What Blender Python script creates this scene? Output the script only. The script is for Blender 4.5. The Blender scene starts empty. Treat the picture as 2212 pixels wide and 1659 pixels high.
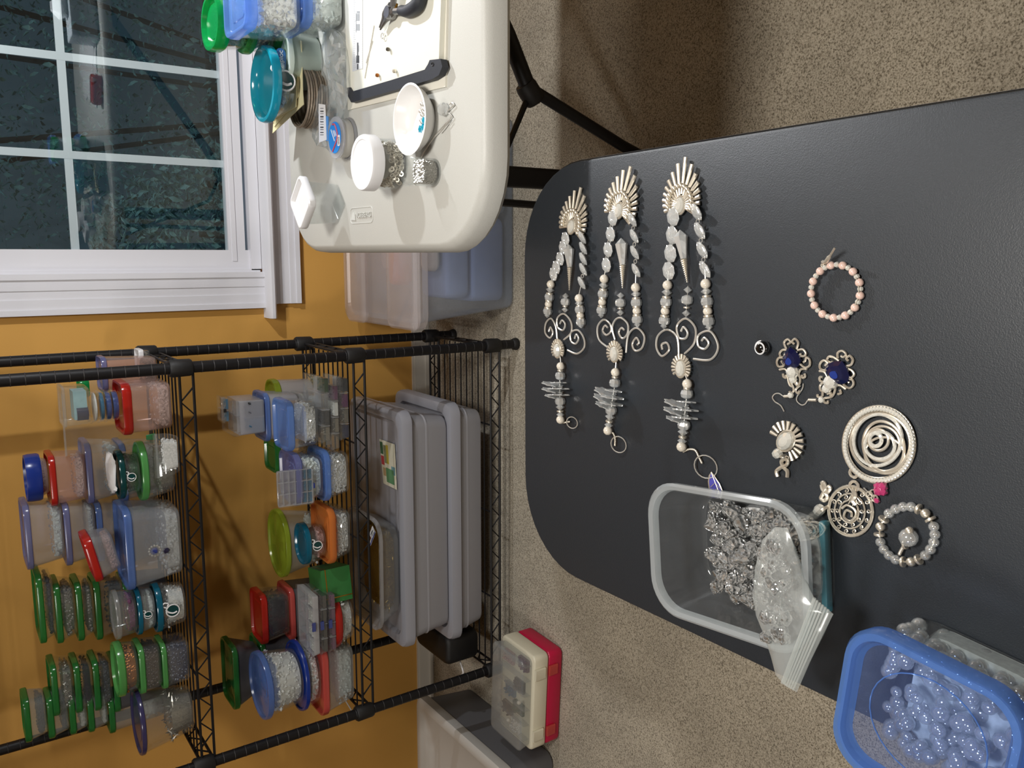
import bpy, bmesh, math, random
from mathutils import Vector, Matrix, Quaternion
random.seed(11)
S = bpy.context.scene
C = S.collection
PI = math.pi
# ------------------------------------------------------------------ camera
F, YAW, PITCH, ROLL = 1820.57, .1846, .5976, -.1038      # focal length in px of the 2212-px frame
CAM = Vector((.2382, -1.8573, 1.3009))
_r = Vector((math.cos(YAW), math.sin(YAW), 0)); _f = Vector((-math.sin(YAW), math.cos(YAW), 0)); _u = Vector((0, 0, 1))
FW = _f*math.cos(PITCH) - _u*math.sin(PITCH); _u2 = _u*math.cos(PITCH) + _f*math.sin(PITCH)
RT = _r*math.cos(ROLL) + _u2*math.sin(ROLL); UP = _u2*math.cos(ROLL) - _r*math.sin(ROLL)
cam = bpy.data.objects.new('camera', bpy.data.cameras.new('camera')); C.objects.link(cam)
cam.data.sensor_width = 36; cam.data.sensor_fit = 'HORIZONTAL'; cam.data.lens = F/2212*36
cam.data.clip_start = .02
X_, Y_, Z_ = -UP, RT, -FW                                # the phone was held sideways: world up is image left
cam.matrix_world = Matrix(((X_.x, Y_.x, Z_.x, CAM.x), (X_.y, Y_.y, Z_.y, CAM.y), (X_.z, Y_.z, Z_.z, CAM.z), (0, 0, 0, 1)))
S.camera = cam
def _ray(px, py): return FW + RT*((829.5-py)/F) + UP*((1106-px)/F)
def at(px, py, z):                                       # survey point on a horizontal plane
    d = _ray(px, py); return CAM + d*((z-CAM.z)/d.z)
def atY(px, py, y):                                      # survey point on a vertical plane parallel to the wall
    d = _ray(px, py); return CAM + d*((y-CAM.y)/d.y)
# ------------------------------------------------------------------ world, lights, exposure
w = bpy.data.worlds.new('night'); S.world = w; w.use_nodes = True
w.node_tree.nodes['Background'].inputs[0].default_value = (.30, .46, .56, 1)
w.node_tree.nodes['Background'].inputs[1].default_value = .60
def area(name, loc, size, power, col, target=None, shape='DISK'):
    l = bpy.data.lights.new(name, 'AREA'); l.shape = shape; l.size = size; l.energy = power; l.color = col
    o = bpy.data.objects.new(name, l); C.objects.link(o); o.location = loc
    d = (Vector(target)-Vector(loc)) if target else Vector((0, 0, -1))
    o.rotation_euler = d.to_track_quat('-Z', 'Y').to_euler(); return o
area('ceiling_light', (.5, -1.55, 2.40), .40, 30, (1, .96, .90))
area('shelf_fill_light', (-1.3, -2.4, 2.40), .40, 26, (1, .96, .90))  # added fill with no known fixture, brightens the shelf side
lamp_light = bpy.data.lights.new('desk_lamp_bulb', 'POINT'); lamp_light.energy = 30; lamp_light.color = (.96, .98, 1); lamp_light.shadow_soft_size = .016
lo = bpy.data.objects.new('desk_lamp_bulb', lamp_light); C.objects.link(lo); lo.location = (1.0, -.45, 1.25)
S.view_settings.view_transform = 'Standard'; S.view_settings.look = 'None'
S.view_settings.exposure = 0.12; S.view_settings.gamma = 1; S.view_settings.use_curve_mapping = False
try:
    S.cycles.transparent_max_bounces = 40; S.cycles.max_bounces = 14; S.cycles.transmission_bounces = 10; S.cycles.sample_clamp_indirect = 4
    S.cycles.caustics_reflective = False; S.cycles.caustics_refractive = False
except Exception: pass
# ------------------------------------------------------------------ materials
def _new(name):
    m = bpy.data.materials.new(name); m.use_nodes = True; nt = m.node_tree
    return m, nt, nt.nodes['Principled BSDF'], nt.nodes['Material Output']
def hexl(h):
    r = [int(h[i:i+2], 16)/255 for i in (0, 2, 4)]
    return tuple((c/12.92 if c <= .04045 else ((c+.055)/1.055)**2.4) for c in r)
def col(c): return hexl(c) if isinstance(c, str) else c
def mat(name, c, rough=.5, metal=0, var=0, vscale=40, bump=0, bscale=200, spec=.5, coat=0, detail=2):
    m, nt, b, o = _new(name); c = col(c)
    b.inputs['Base Color'].default_value = (*c, 1); b.inputs['Roughness'].default_value = rough; b.inputs['Metallic'].default_value = metal
    b.inputs['Specular IOR Level'].default_value = spec; b.inputs['Coat Weight'].default_value = coat
    tc = nt.nodes.new('ShaderNodeTexCoord')
    if var:
        n = nt.nodes.new('ShaderNodeTexNoise'); n.inputs['Scale'].default_value = vscale; n.inputs['Detail'].default_value = detail
        nt.links.new(tc.outputs['Object'], n.inputs['Vector'])
        mx = nt.nodes.new('ShaderNodeMix'); mx.data_type = 'RGBA'
        mx.inputs[6].default_value = (*[max(0, x*(1-var)) for x in c], 1); mx.inputs[7].default_value = (*[min(1, x*(1+var)) for x in c], 1)
        nt.links.new(n.outputs[0], mx.inputs[0]); nt.links.new(mx.outputs[2], b.inputs['Base Color'])
    if bump:
        n = nt.nodes.new('ShaderNodeTexNoise'); n.inputs['Scale'].default_value = bscale; n.inputs['Detail'].default_value = 3
        nt.links.new(tc.outputs['Object'], n.inputs['Vector'])
        bp = nt.nodes.new('ShaderNodeBump'); bp.inputs['Strength'].default_value = bump; bp.inputs['Distance'].default_value = .002
        nt.links.new(n.outputs[0], bp.inputs['Height']); nt.links.new(bp.outputs[0], b.inputs['Normal'])
    return m
def plast(name, c, alpha=.3, rough=.15, tint=None, gloss=.9, trans=.35):
    """thin translucent plastic: part see-through, part milky, with surface gloss"""
    m, nt, b, o = _new(name); c = col(c); tint = col(tint) if tint else tuple(.5+.5*x for x in c)
    b.inputs['Base Color'].default_value = (*c, 1); b.inputs['Roughness'].default_value = max(rough, .2); b.inputs['Specular IOR Level'].default_value = .2
    N = nt.nodes.new; L = nt.links.new
    tl = N('ShaderNodeBsdfTranslucent'); tl.inputs[0].default_value = (*c, 1)
    m0 = N('ShaderNodeMixShader'); m0.inputs[0].default_value = trans; L(b.outputs[0], m0.inputs[1]); L(tl.outputs[0], m0.inputs[2])
    tr = N('ShaderNodeBsdfTransparent'); tr.inputs[0].default_value = (*tint, 1)
    m1 = N('ShaderNodeMixShader'); m1.inputs[0].default_value = alpha; L(tr.outputs[0], m1.inputs[1]); L(m0.outputs[0], m1.inputs[2])
    fr = N('ShaderNodeLayerWeight'); fr.inputs[0].default_value = .5
    pw = N('ShaderNodeMath'); pw.operation = 'POWER'; pw.inputs[1].default_value = 3.5; L(fr.outputs['Facing'], pw.inputs[0])
    mu = N('ShaderNodeMath'); mu.operation = 'MULTIPLY_ADD'; mu.inputs[1].default_value = .35*gloss; mu.inputs[2].default_value = .03*gloss; L(pw.outputs[0], mu.inputs[0])
    g = N('ShaderNodeBsdfGlossy'); g.inputs['Roughness'].default_value = rough; g.inputs[0].default_value = (1, 1, 1, 1)
    m2 = N('ShaderNodeMixShader'); L(mu.outputs[0], m2.inputs[0]); L(m1.outputs[0], m2.inputs[1]); L(g.outputs[0], m2.inputs[2])
    L(m2.outputs[0], o.inputs[0]); return m
def crystal(name, c=(.93, .95, .95), white=.12, rough=.02, see=.5, cut=0, both=False):
    """cut glass: facets that mirror the room over a clear body"""
    m, nt, b, o = _new(name)
    b.inputs['Base Color'].default_value = (*c, 1); b.inputs['Roughness'].default_value = .3
    N = nt.nodes.new; L = nt.links.new
    g = N('ShaderNodeBsdfGlossy'); g.inputs[0].default_value = (1, 1, 1, 1); g.inputs['Roughness'].default_value = rough
    if cut:                                              # extra small facets
        tc = N('ShaderNodeTexCoord'); vo = N('ShaderNodeTexVoronoi'); vo.inputs['Scale'].default_value = cut; L(tc.outputs['Object'], vo.inputs['Vector'])
        bp = N('ShaderNodeBump'); bp.inputs['Strength'].default_value = .55; bp.inputs['Distance'].default_value = .4/cut; L(vo.outputs['Distance'], bp.inputs['Height']); L(bp.outputs[0], g.inputs['Normal'])
        if both: bp.inputs['Strength'].default_value = .85; L(bp.outputs[0], b.inputs['Normal'])
    m0 = N('ShaderNodeMixShader'); m0.inputs[0].default_value = white; L(g.outputs[0], m0.inputs[1]); L(b.outputs[0], m0.inputs[2])
    tr = N('ShaderNodeBsdfTransparent'); tr.inputs[0].default_value = (*c, 1)
    m1 = N('ShaderNodeMixShader'); m1.inputs[0].default_value = see; L(m0.outputs[0], m1.inputs[1]); L(tr.outputs[0], m1.inputs[2])
    L(m1.outputs[0], o.inputs[0]); return m
M = {}
M['white_trim'] = mat('white_trim', 'dcdce2', .35, bump=.02, bscale=30)
M['baseboard'] = mat('baseboard_paint', 'cfcac0', .4)
M['black_metal'] = mat('black_metal', '0f0e11', .48, spec=.35, bump=.05, bscale=400)
M['black_plastic'] = mat('black_plastic', '0d0c0d', .6, bump=.1, bscale=150)
M['silver'] = mat('silver', 'e2dacb', .36, .78, var=.10, vscale=500)
M['dark_silver'] = mat('dark_silver', '6c665c', .35, 1, var=.3, vscale=300)
M['bright_wire'] = mat('bright_wire', 'e6e4de', .32, .75)
M['gold'] = mat('gold', 'b98d3c', .3, 1)
M['pearl_pink'] = mat('pearl_pink', 'dfc0b4', .18, spec=.7, coat=.6)
M['pearl_white'] = mat('pearl_white', 'd6cec0', .25, spec=.6, coat=.4)
M['white_plastic'] = mat('white_plastic', 'dedee0', .3)
M['ivory_plastic'] = mat('ivory_plastic', 'd9d3bd', .35)
M['pink_plastic'] = mat('pink_plastic', 'b8123f', .35)
M['crystal'] = crystal('crystal', white=.42, see=.34, rough=.05)
M['crystal_cut'] = crystal('crystal_cut', white=.52, see=.24, rough=.03, cut=2.2, both=True)
M['crystal_oct'] = crystal('crystal_oct', white=.50, see=.36, rough=.03, cut=1.4)
M['crystal_clear'] = crystal('crystal_clear', white=.38, see=.50, rough=.05)
M['blue_gem'] = mat('blue_gem', '070f38', .05, spec=.9, coat=1)
M['blue_gem_glow'] = mat('sapphire', '15307c', .05, spec=.9, coat=1)
M['pink_gem'] = mat('pink_gem', 'b4386c', .08, spec=.9, coat=1)
M['gem_clear'] = mat('gem_clear', 'e6e2d8', .06, .30, var=.35, vscale=420, spec=.9, coat=1)
M['charcoal'] = mat('charcoal_rubber', '22252d', .55, bump=.06, bscale=500)
# ------------------------------------------------------------------ mesh helpers
class MB:
    def __init__(s): s.v = []; s.f = []
    def add(s, vs, fs, mx=None):
        o = len(s.v); s.v += [tuple(mx @ Vector(p)) for p in vs] if mx else [tuple(p) for p in vs]
        s.f += [tuple(i+o for i in f) for f in fs]; return s
    def box(s, c, d, mx=None):
        x, y, z = c; a, b, h = d[0]/2, d[1]/2, d[2]/2
        return s.add([(x-a, y-b, z-h), (x+a, y-b, z-h), (x+a, y+b, z-h), (x-a, y+b, z-h), (x-a, y-b, z+h), (x+a, y-b, z+h), (x+a, y+b, z+h), (x-a, y+b, z+h)],
                     [(0, 3, 2, 1), (4, 5, 6, 7), (0, 1, 5, 4), (1, 2, 6, 5), (2, 3, 7, 6), (3, 0, 4, 7)], mx)
    def loft(s, secs, cap0=True, cap1=True, closed=False, mx=None):
        n = len(secs[0]); vs = [p for q in secs for p in q]; fs = []
        m = len(secs)
        for i in range(m if closed else m-1):
            a = i*n; b = ((i+1) % m)*n
            for j in range(n):
                k = (j+1) % n; fs.append((a+j, a+k, b+k, b+j))
        if not closed:
            if cap0: fs.append(tuple(range(n-1, -1, -1)))
            if cap1: fs.append(tuple((m-1)*n+j for j in range(n)))
        return s.add(vs, fs, mx)
    def tube(s, pts, r, n=8, closed=False, caps=True):
        pts = [Vector(p) for p in pts]; m = len(pts); secs = []; up = None
        for i, p in enumerate(pts):
            if closed: t = pts[(i+1) % m]-pts[i-1]
            else: t = pts[min(i+1, m-1)]-pts[max(i-1, 0)]
            if t.length < 1e-9: t = Vector((0, 0, 1))
            t.normalize()
            if up is None: up = t.orthogonal().normalized()
            a = up - t*up.dot(t)
            if a.length < 1e-6: a = t.orthogonal()
            a.normalize(); up = a; b = t.cross(a)
            rr = r[i] if isinstance(r, (list, tuple)) else r
            secs.append([p + (a*math.cos(2*PI*k/n) + b*math.sin(2*PI*k/n))*rr for k in range(n)])
        return s.loft(secs, caps, caps, closed)
    def lathe(s, prof, n=24, mx=None, cap0=True, cap1=True):
        return s.loft([[(r*math.cos(2*PI*k/n), r*math.sin(2*PI*k/n), z) for k in range(n)] for r, z in prof], cap0, cap1, mx=mx)
    def ball(s, c, r, sub=1, mx=None):
        v, f = ICO[sub]; q = Vector(c)
        rs = r if isinstance(r, (tuple, list)) else (r, r, r)
        if mx: return s.add([(p[0]*rs[0], p[1]*rs[1], p[2]*rs[2]) for p in v], f, Matrix.Translation(q) @ mx)
        return s.add([(q.x+p[0]*rs[0], q.y+p[1]*rs[1], q.z+p[2]*rs[2]) for p in v], f)
    def build(s, name, m, parent=None, flat=False, ang=38):
        me = bpy.data.meshes.new(name); me.from_pydata(s.v, [], s.f); me.update()
        bm = bmesh.new(); bm.from_mesh(me); bmesh.ops.recalc_face_normals(bm, faces=bm.faces); bm.to_mesh(me); bm.free()
        if not flat:
            me.shade_smooth(); me.set_sharp_from_angle(angle=math.radians(ang))
        me.materials.append(M[m] if isinstance(m, str) else m)
        o = bpy.data.objects.new(name, me); C.objects.link(o)
        if parent: o.parent = parent
        return o
def _ico(sub):
    bm = bmesh.new(); bmesh.ops.create_icosphere(bm, subdivisions=sub, radius=1); bm.verts.index_update()
    r = ([tuple(v.co) for v in bm.verts], [tuple(v.index for v in f.verts) for f in bm.faces]); bm.free(); return r
ICO = {0: ([(1, 0, 0), (-1, 0, 0), (0, 1, 0), (0, -1, 0), (0, 0, 1), (0, 0, -1)], [(0, 2, 4), (2, 1, 4), (1, 3, 4), (3, 0, 4), (2, 0, 5), (1, 2, 5), (3, 1, 5), (0, 3, 5)]), 1: _ico(1), 2: _ico(2), 3: _ico(3)}
def tag(o, label, cat, group=None, kind=None):
    o['label'] = label; o['category'] = cat
    if group: o['group'] = group
    if kind: o['kind'] = kind
    return o
def thing(name, label, cat, loc=(0, 0, 0), rot=(0, 0, 0), group=None):
    o = bpy.data.objects.new(name, None); C.objects.link(o); o.location = loc; o.rotation_euler = rot; o.empty_display_size = .02
    return tag(o, label, cat, group)
def struct(o): o['kind'] = 'structure'; return o
def rr(w, d, r, z, n=5, cx=0, cy=0):
    """rounded rectangle section"""
    r = min(r, w/2-1e-5, d/2-1e-5); p = []
    for (sx, sy, a0) in ((1, 1, 0), (-1, 1, PI/2), (-1, -1, PI), (1, -1, 1.5*PI)):
        for k in range(n+1):
            a = a0 + PI/2*k/n; p.append((cx+sx*(w/2-r)+r*math.cos(a), cy+sy*(d/2-r)+r*math.sin(a), z))
    return p
def rbox(mb, w, d, h, r, z=0, e=.003, cx=0, cy=0, n=4, mx=None):
    e = min(e, h/2.01)
    return mb.loft([rr(w-2*e, d-2*e, max(r-e, .0005), z, n, cx, cy), rr(w-.6*e, d-.6*e, r, z+.3*e, n, cx, cy), rr(w, d, r, z+e, n, cx, cy), rr(w, d, r, z+h-e, n, cx, cy), rr(w-.6*e, d-.6*e, r, z+h-.3*e, n, cx, cy), rr(w-2*e, d-2*e, max(r-e, .0005), z+h, n, cx, cy)], mx=mx)
def crom(pts, k=6, closed=False):
    """Catmull-Rom through the points"""
    P = [Vector(p) for p in pts]; n = len(P); out = []
    for i in range(n if closed else n-1):
        a, b, c, d = (P[(i-1) % n], P[i], P[(i+1) % n], P[(i+2) % n]) if closed else (P[max(i-1, 0)], P[i], P[i+1], P[min(i+2, n-1)])
        for j in range(k):
            t = j/k; out.append(.5*((2*b)+(c-a)*t+(2*a-5*b+4*c-d)*t*t+(3*b-a-3*c+d)*t**3))
    if not closed: out.append(P[-1])
    return out
def text(name, body, size, m, parent, mx, extrude=.0002):
    cu = bpy.data.curves.new(name, 'FONT'); cu.body = body; cu.size = size; cu.extrude = extrude; cu.align_x = 'CENTER'; cu.align_y = 'CENTER'
    t = bpy.data.objects.new(name+'_tmp', cu); C.objects.link(t)
    bpy.context.view_layer.update()
    me = bpy.data.meshes.new_from_object(t.evaluated_get(bpy.context.evaluated_depsgraph_get())); bpy.data.objects.remove(t)
    me.name = name; me.transform(mx); me.materials.clear(); me.materials.append(M[m])
    o = bpy.data.objects.new(name, me); C.objects.link(o); o.parent = parent; return o
def align(p, axis, roll=0):
    """matrix that puts local +Z along axis at p"""
    q = Vector(axis).to_track_quat('Z', 'Y'); return Matrix.Translation(Vector(p)) @ q.to_matrix().to_4x4() @ Matrix.Rotation(roll, 4, 'Z')
# ------------------------------------------------------------------ the room
YW = .503
def carpet_mat():
    m, nt, b, o = _new('carpet'); N = nt.nodes.new; L = nt.links.new
    tc = N('ShaderNodeTexCoord'); n1 = N('ShaderNodeTexNoise'); n1.inputs['Scale'].default_value = 330; n1.inputs['Detail'].default_value = 3; n1.inputs['Roughness'].default_value = .65
    n2 = N('ShaderNodeTexNoise'); n2.inputs['Scale'].default_value = 6; n2.inputs['Detail'].default_value = 2
    n3 = N('ShaderNodeTexNoise'); n3.inputs['Scale'].default_value = 140; n3.inputs['Detail'].default_value = 3
    for n in (n1, n2, n3): L(tc.outputs['Object'], n.inputs['Vector'])
    cr = N('ShaderNodeValToRGB'); e = cr.color_ramp.elements
    e[0].position = .36; e[0].color = (*hexl('62594b'), 1); e[1].position = .62; e[1].color = (*hexl('beb4a2'), 1)
    k = cr.color_ramp.elements.new(.45); k.color = (*hexl('9a917f'), 1)
    L(n1.outputs[0], cr.inputs[0])
    mx = N('ShaderNodeMix'); mx.data_type = 'RGBA'; mx.blend_type = 'MULTIPLY'; mx.inputs[0].default_value = .35
    mr = N('ShaderNodeMapRange'); mr.inputs[1].default_value = .35; mr.inputs[2].default_value = .65; mr.inputs[3].default_value = .6; mr.inputs[4].default_value = 1.1
    L(n2.outputs[0], mr.inputs[0]); L(cr.outputs[0], mx.inputs[6]); L(mr.outputs[0], mx.inputs[7]); L(mx.outputs[2], b.inputs['Base Color'])
    b.inputs['Roughness'].default_value = .95; b.inputs['Specular IOR Level'].default_value = .1; b.inputs['Sheen Weight'].default_value = .25
    ad = N('ShaderNodeMath'); ad.operation = 'ADD'; L(n1.outputs[0], ad.inputs[0]); L(n3.outputs[0], ad.inputs[1])
    bp = N('ShaderNodeBump'); bp.inputs['Strength'].default_value = .6; bp.inputs['Distance'].default_value = .004; L(ad.outputs[0], bp.inputs['Height']); L(bp.outputs[0], b.inputs['Normal'])
    return m
M['carpet'] = carpet_mat()
M['orange_wall'] = mat('orange_paint', 'd09d50', .55, var=.05, vscale=3, bump=.05, bscale=260, spec=.35)
M['other_wall'] = mat('room_paint', '8f7650', .7)
M['ceiling'] = mat('ceiling_paint', 'c9c4ba', .8)
fl = MB(); n = 40
for i in range(n+1):
    for j in range(n+1):
        fl.v.append((-3.2+6.4*i/n, -4.2+5.0*j/n, .0015*math.sin(i*1.7)*math.sin(j*2.1)-.0015))
fl.f = [(i*(n+1)+j, (i+1)*(n+1)+j, (i+1)*(n+1)+j+1, i*(n+1)+j+1) for i in range(n) for j in range(n)]
struct(fl.build('floor', 'carpet'))
WX0, WX1, WZ0, WZ1 = .190, 1.11, .520, 1.62                # window opening
wb = MB()
wb.box(((-3.2+WX0)/2, YW+.08, 1.2), (WX0+3.2, .16, 2.5)); wb.box(((3.2+WX1)/2, YW+.08, 1.2), (3.2-WX1, .16, 2.5))
wb.box(((WX0+WX1)/2, YW+.08, WZ0/2-.025), (WX1-WX0, .16, WZ0+.05)); wb.box(((WX0+WX1)/2, YW+.08, (WZ1+2.45)/2), (WX1-WX0, .16, 2.45-WZ1))
struct(wb.build('wall_back', 'orange_wall'))
struct(MB().box((3.25, -1.8, 1.2), (.1, 4.9, 2.5)).build('wall_right', 'other_wall'))
struct(MB().box((-3.25, -1.8, 1.2), (.1, 4.9, 2.5)).build('wall_left', 'other_wall'))
struct(MB().box((0, -4.25, 1.2), (6.6, .1, 2.5)).build('wall_front', 'other_wall'))
struct(MB().box((0, -1.8, 2.46), (6.6, 5.0, .06)).build('ceiling', 'ceiling'))
bb = MB()
bb.box((0, YW-.006, .024), (6.4, .012, .048)); bb.box((0, YW-.004, .05), (6.4, .008, .008)); bb.box((0, YW-.010, .006), (6.4, .016, .012))
struct(bb.build('baseboard_back', 'baseboard'))
# ---- window: casing, stool, apron, sash, grille between two panes
win = bpy.data.objects.new('window_1', None); C.objects.link(win); struct(win)
def wpart(name, mb, m='white_trim'): return mb.build(name, m, win)
cs = MB()                                                 # moulded side casing
for x0, x1, t in ((.090, .104, .020), (.104, .128, .016), (.128, .150, .013), (.150, .176, .016), (.176, .190, .021)):
    cs.box(((x0+x1)/2, YW-t/2, (.52+1.75)/2), (x1-x0, t, 1.75-.52))
wpart('casing', cs)
cs = MB()
for x0, x1, t in ((1.11, 1.124, .021), (1.124, 1.150, .016), (1.150, 1.172, .013), (1.172, 1.196, .016), (1.196, 1.21, .020)):
    cs.box(((x0+x1)/2, YW-t/2, (.52+1.75)/2), (x1-x0, t, 1.75-.52))
wpart('casing', cs)
cs = MB().box((.65, YW-.009, 1.68), (1.12, .018, .12)); wpart('head_casing', cs)
stl = MB()
stl.loft([[(x, YW+.05, .500), (x, YW-.052, .500), (x, YW-.060, .506), (x, YW-.060, .514), (x, YW-.052, .520), (x, YW+.05, .520)] for x in (.062, 1.24)])
wpart('stool', stl)
ap = MB()
for z0, z1, t in ((.415, .428, .020), (.428, .445, .016), (.445, .485, .013), (.485, .500, .022)):
    ap.box((.65, YW-t/2, (z0+z1)/2), (1.10, t, z1-z0))
wpart('apron', ap)
jb = MB(); jb.box((.194, YW+.05, (WZ0+WZ1)/2), (.008, .10, WZ1-WZ0)); jb.box((WX1-.004, YW+.05, (WZ0+WZ1)/2), (.008, .10, WZ1-WZ0)); jb.box((.65, YW+.05, WZ1-.004), (.92, .10, .008))
wpart('jamb', jb)
ss = MB(); GZ0, GX0, GX1, GZ1 = .606, .250, 1.05, 1.56
ss.box(((.198+GX0)/2, YW+.028, (.545+1.61)/2), (GX0-.198, .030, 1.61-.545)); ss.box(((1.10+GX1)/2, YW+.028, 1.08), (1.10-GX1, .030, 1.06))
ss.box((.65, YW+.028, (.560+GZ0)/2), (.80, .030, GZ0-.560)); ss.box((.65, YW+.028, 1.585), (.80, .03, .05))
wpart('sash', ss)
ss = MB(); ss.box((.65, YW+.020, .5905), (.86, .020, .012)); ss.box((.65, YW+.030, .535), (.91, .06, .028)); wpart('sash_rail', ss)
wpart('rust_stain', MB().box((.192, YW+.003, .5225), (.012, .010, .004)), mat('rust_stain', '4a2a10', .9, var=.5, vscale=300))
M['pane'] = None
def glass():
    m, nt, b, o = _new('window_glass'); N = nt.nodes.new; L = nt.links.new
    tr = N('ShaderNodeBsdfTransparent'); tr.inputs[0].default_value = (.93, .97, .97, 1)
    g = N('ShaderNodeBsdfGlossy'); g.inputs['Roughness'].default_value = .003
    fr = N('ShaderNodeLayerWeight'); fr.inputs[0].default_value = .5
    pw = N('ShaderNodeMath'); pw.operation = 'POWER'; pw.inputs[1].default_value = 5; L(fr.outputs['Facing'], pw.inputs[0])
    mu = N('ShaderNodeMath'); mu.operation = 'MULTIPLY_ADD'; mu.inputs[1].default_value = .9; mu.inputs[2].default_value = .07; L(pw.outputs[0], mu.inputs[0])
    mx = N('ShaderNodeMixShader'); L(mu.outputs[0], mx.inputs[0]); L(tr.outputs[0], mx.inputs[1]); L(g.outputs[0], mx.inputs[2]); L(mx.outputs[0], o.inputs[0]); return m
M['pane'] = glass()
wpart('pane', MB().box((.65, YW+.022, 1.083), (.80, .003, .955)), 'pane')
for x in (.4815, .7145, .9475): wpart('muntin', MB().box((x, YW+.032, 1.083), (.019, .006, .955)))
for z in (.982, 1.33): wpart('muntin', MB().box((.65, YW+.0325, z), (.80, .0055, .019)))
# ---- outdoors: a shrub and the neighbour's siding in the dark
M['leaf'] = mat('night_leaf', '6d9296', .5, var=.5, vscale=9)
M['siding'] = mat('siding', '7b8c95', .7)
M['soil'] = mat('soil', '3a464c', .9)
struct(MB().box((.6, 3.0, -.55), (8, 4.6, .1)).build('ground_outside', 'soil'))
hs = thing('neighbour_house', 'dark lap siding of the house across the yard seen through the window', 'house', (2.9, 4.6, -.5))
for k in range(26): MB().box((0, 0, .11+k*.19), (7.6, .03, .1895), Matrix.Rotation(.05, 4, 'X') if 0 else None).build('siding_board', 'siding', hs).rotation_euler = (0, 0, 0)
def shrub(label, loc, rx, rz, n, seed):
    rnd = random.Random(seed); t = thing('shrub', label, 'shrub', loc, group='shrubs outside the window')
    mb = MB()
    for i in range(n):
        a = rnd.uniform(0, 2*PI); h = rnd.uniform(0, 1); q = rx*math.sqrt(max(0, 1-(2*h-1)**2))*rnd.uniform(.5, 1.05)
        p = Vector((q*math.cos(a), q*math.sin(a)*.7, h*rz)); s = rnd.uniform(.011, .024)
        R_ = Matrix.Translation(p) @ Matrix.Rotation(rnd.uniform(0, 6.3), 4, 'Z') @ Matrix.Rotation(rnd.uniform(-1.2, 1.2), 4, 'X')
        mb.add([(0, -s, 0), (s*.45, -s*.2, .004), (s*.3, s*.5, .006), (0, s, 0), (-s*.3, s*.5, .006), (-s*.45, -s*.2, .004)], [(0, 1, 2, 3, 4, 5)], R_)
    o = mb.build('foliage', 'leaf', t, flat=True); o['kind'] = 'stuff'
    st = MB()
    for k in range(5): st.tube([(0, 0, -.5), (.1*math.cos(k*1.3), .1*math.sin(k*1.3), .1), (rx*.6*math.cos(k*1.3), rx*.4*math.sin(k*1.3), rz*.7)], .012, 5)
    st.build('stem', 'soil', t)
shrub('leafy shrub outside behind the lower left window panes', (.25, 1.35, -.5), .40, 1.32, 5000, 1)
shrub('dark shrub outside behind the upper window panes', (1.0, 2.4, -.5), .75, 2.3, 8000, 2)
# ------------------------------------------------------------------ black wire shelving unit
M['groove'] = mat('groove', '2c2a2b', .5)
SW, SD = .914, .329
ZS = (.0839, .4759, .8738, 1.36)
sh = thing('wire_shelving_unit', 'black wire shelving unit crammed with bead containers against the orange wall', 'shelf', (0, 0, 0))
for x, y in ((0, 0), (0, SD), (-SW, 0), (-SW, SD)):
    p = MB(); p.tube([(x, y, .012), (x, y, 1.75)], .0125, 14)
    post = p.build('post', 'black_metal', sh)
    g = MB()
    for k in range(66):
        z = .04+k*.0254
        g.lathe([(.0127, z-.0009), (.0131, z), (.0127, z+.0009)], 12, Matrix.Translation((x, y, 0)), False, False)
    g.build('groove_rings', 'groove', post)['kind'] = 'stuff'
    MB().lathe([(.016, 0), (.017, .004), (.014, .014), (.012, .016)], 14, Matrix.Translation((x, y, 0))).build('foot', 'black_plastic', post)
for z in ZS:
    fr = bpy.data.objects.new('wire_shelf', None); C.objects.link(fr); fr.parent = sh; fr.location = (0, 0, z)
    for x, y in ((0, 0), (0, SD), (-SW, 0), (-SW, SD)):
        MB().lathe([(.0165, -.026), (.0185, -.022), (.0195, .016), (.017, .020)], 14, Matrix.Translation((x, y, 0))).build('collar', 'black_plastic', fr)
    def truss(a, b, nm):
        a, b = Vector(a), Vector(b); d = b-a; L_ = d.length; d.normalize(); t = MB()
        t.tube([a+Vector((0, 0, 0)), b], .0034, 6); t.tube([a-Vector((0, 0, .028)), b-Vector((0, 0, .028))], .0034, 6)
        m_ = int(L_/.030); pts = []
        for k in range(1, m_): pts.append(a+d*(L_*k/m_)-Vector((0, 0, .028 if k % 2 else 0)))
        t.tube(pts, .0022, 5); t.build(nm, 'black_metal', fr)
    e = .012
    truss((-e, 0, 0), (-SW+e, 0, 0), 'front_truss'); truss((-e, SD, 0), (-SW+e, SD, 0), 'rear_truss')
    truss((0, e, 0), (0, SD-e, 0), 'side_truss'); truss((-SW, e, 0), (-SW, SD-e, 0), 'side_truss')
    for k in range(1, 11):
        y = SD*k/11
        MB().tube([(-.004, y, .002), (-SW+.004, y, .002)], .0021, 5).build('shelf_wire', 'black_metal', fr)
    for x in (-.215, -.457, -.70):
        MB().tube([(x, 0, -.001), (x, SD, -.001)], .0024, 6).build('cross_support', 'black_metal', fr)
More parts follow.
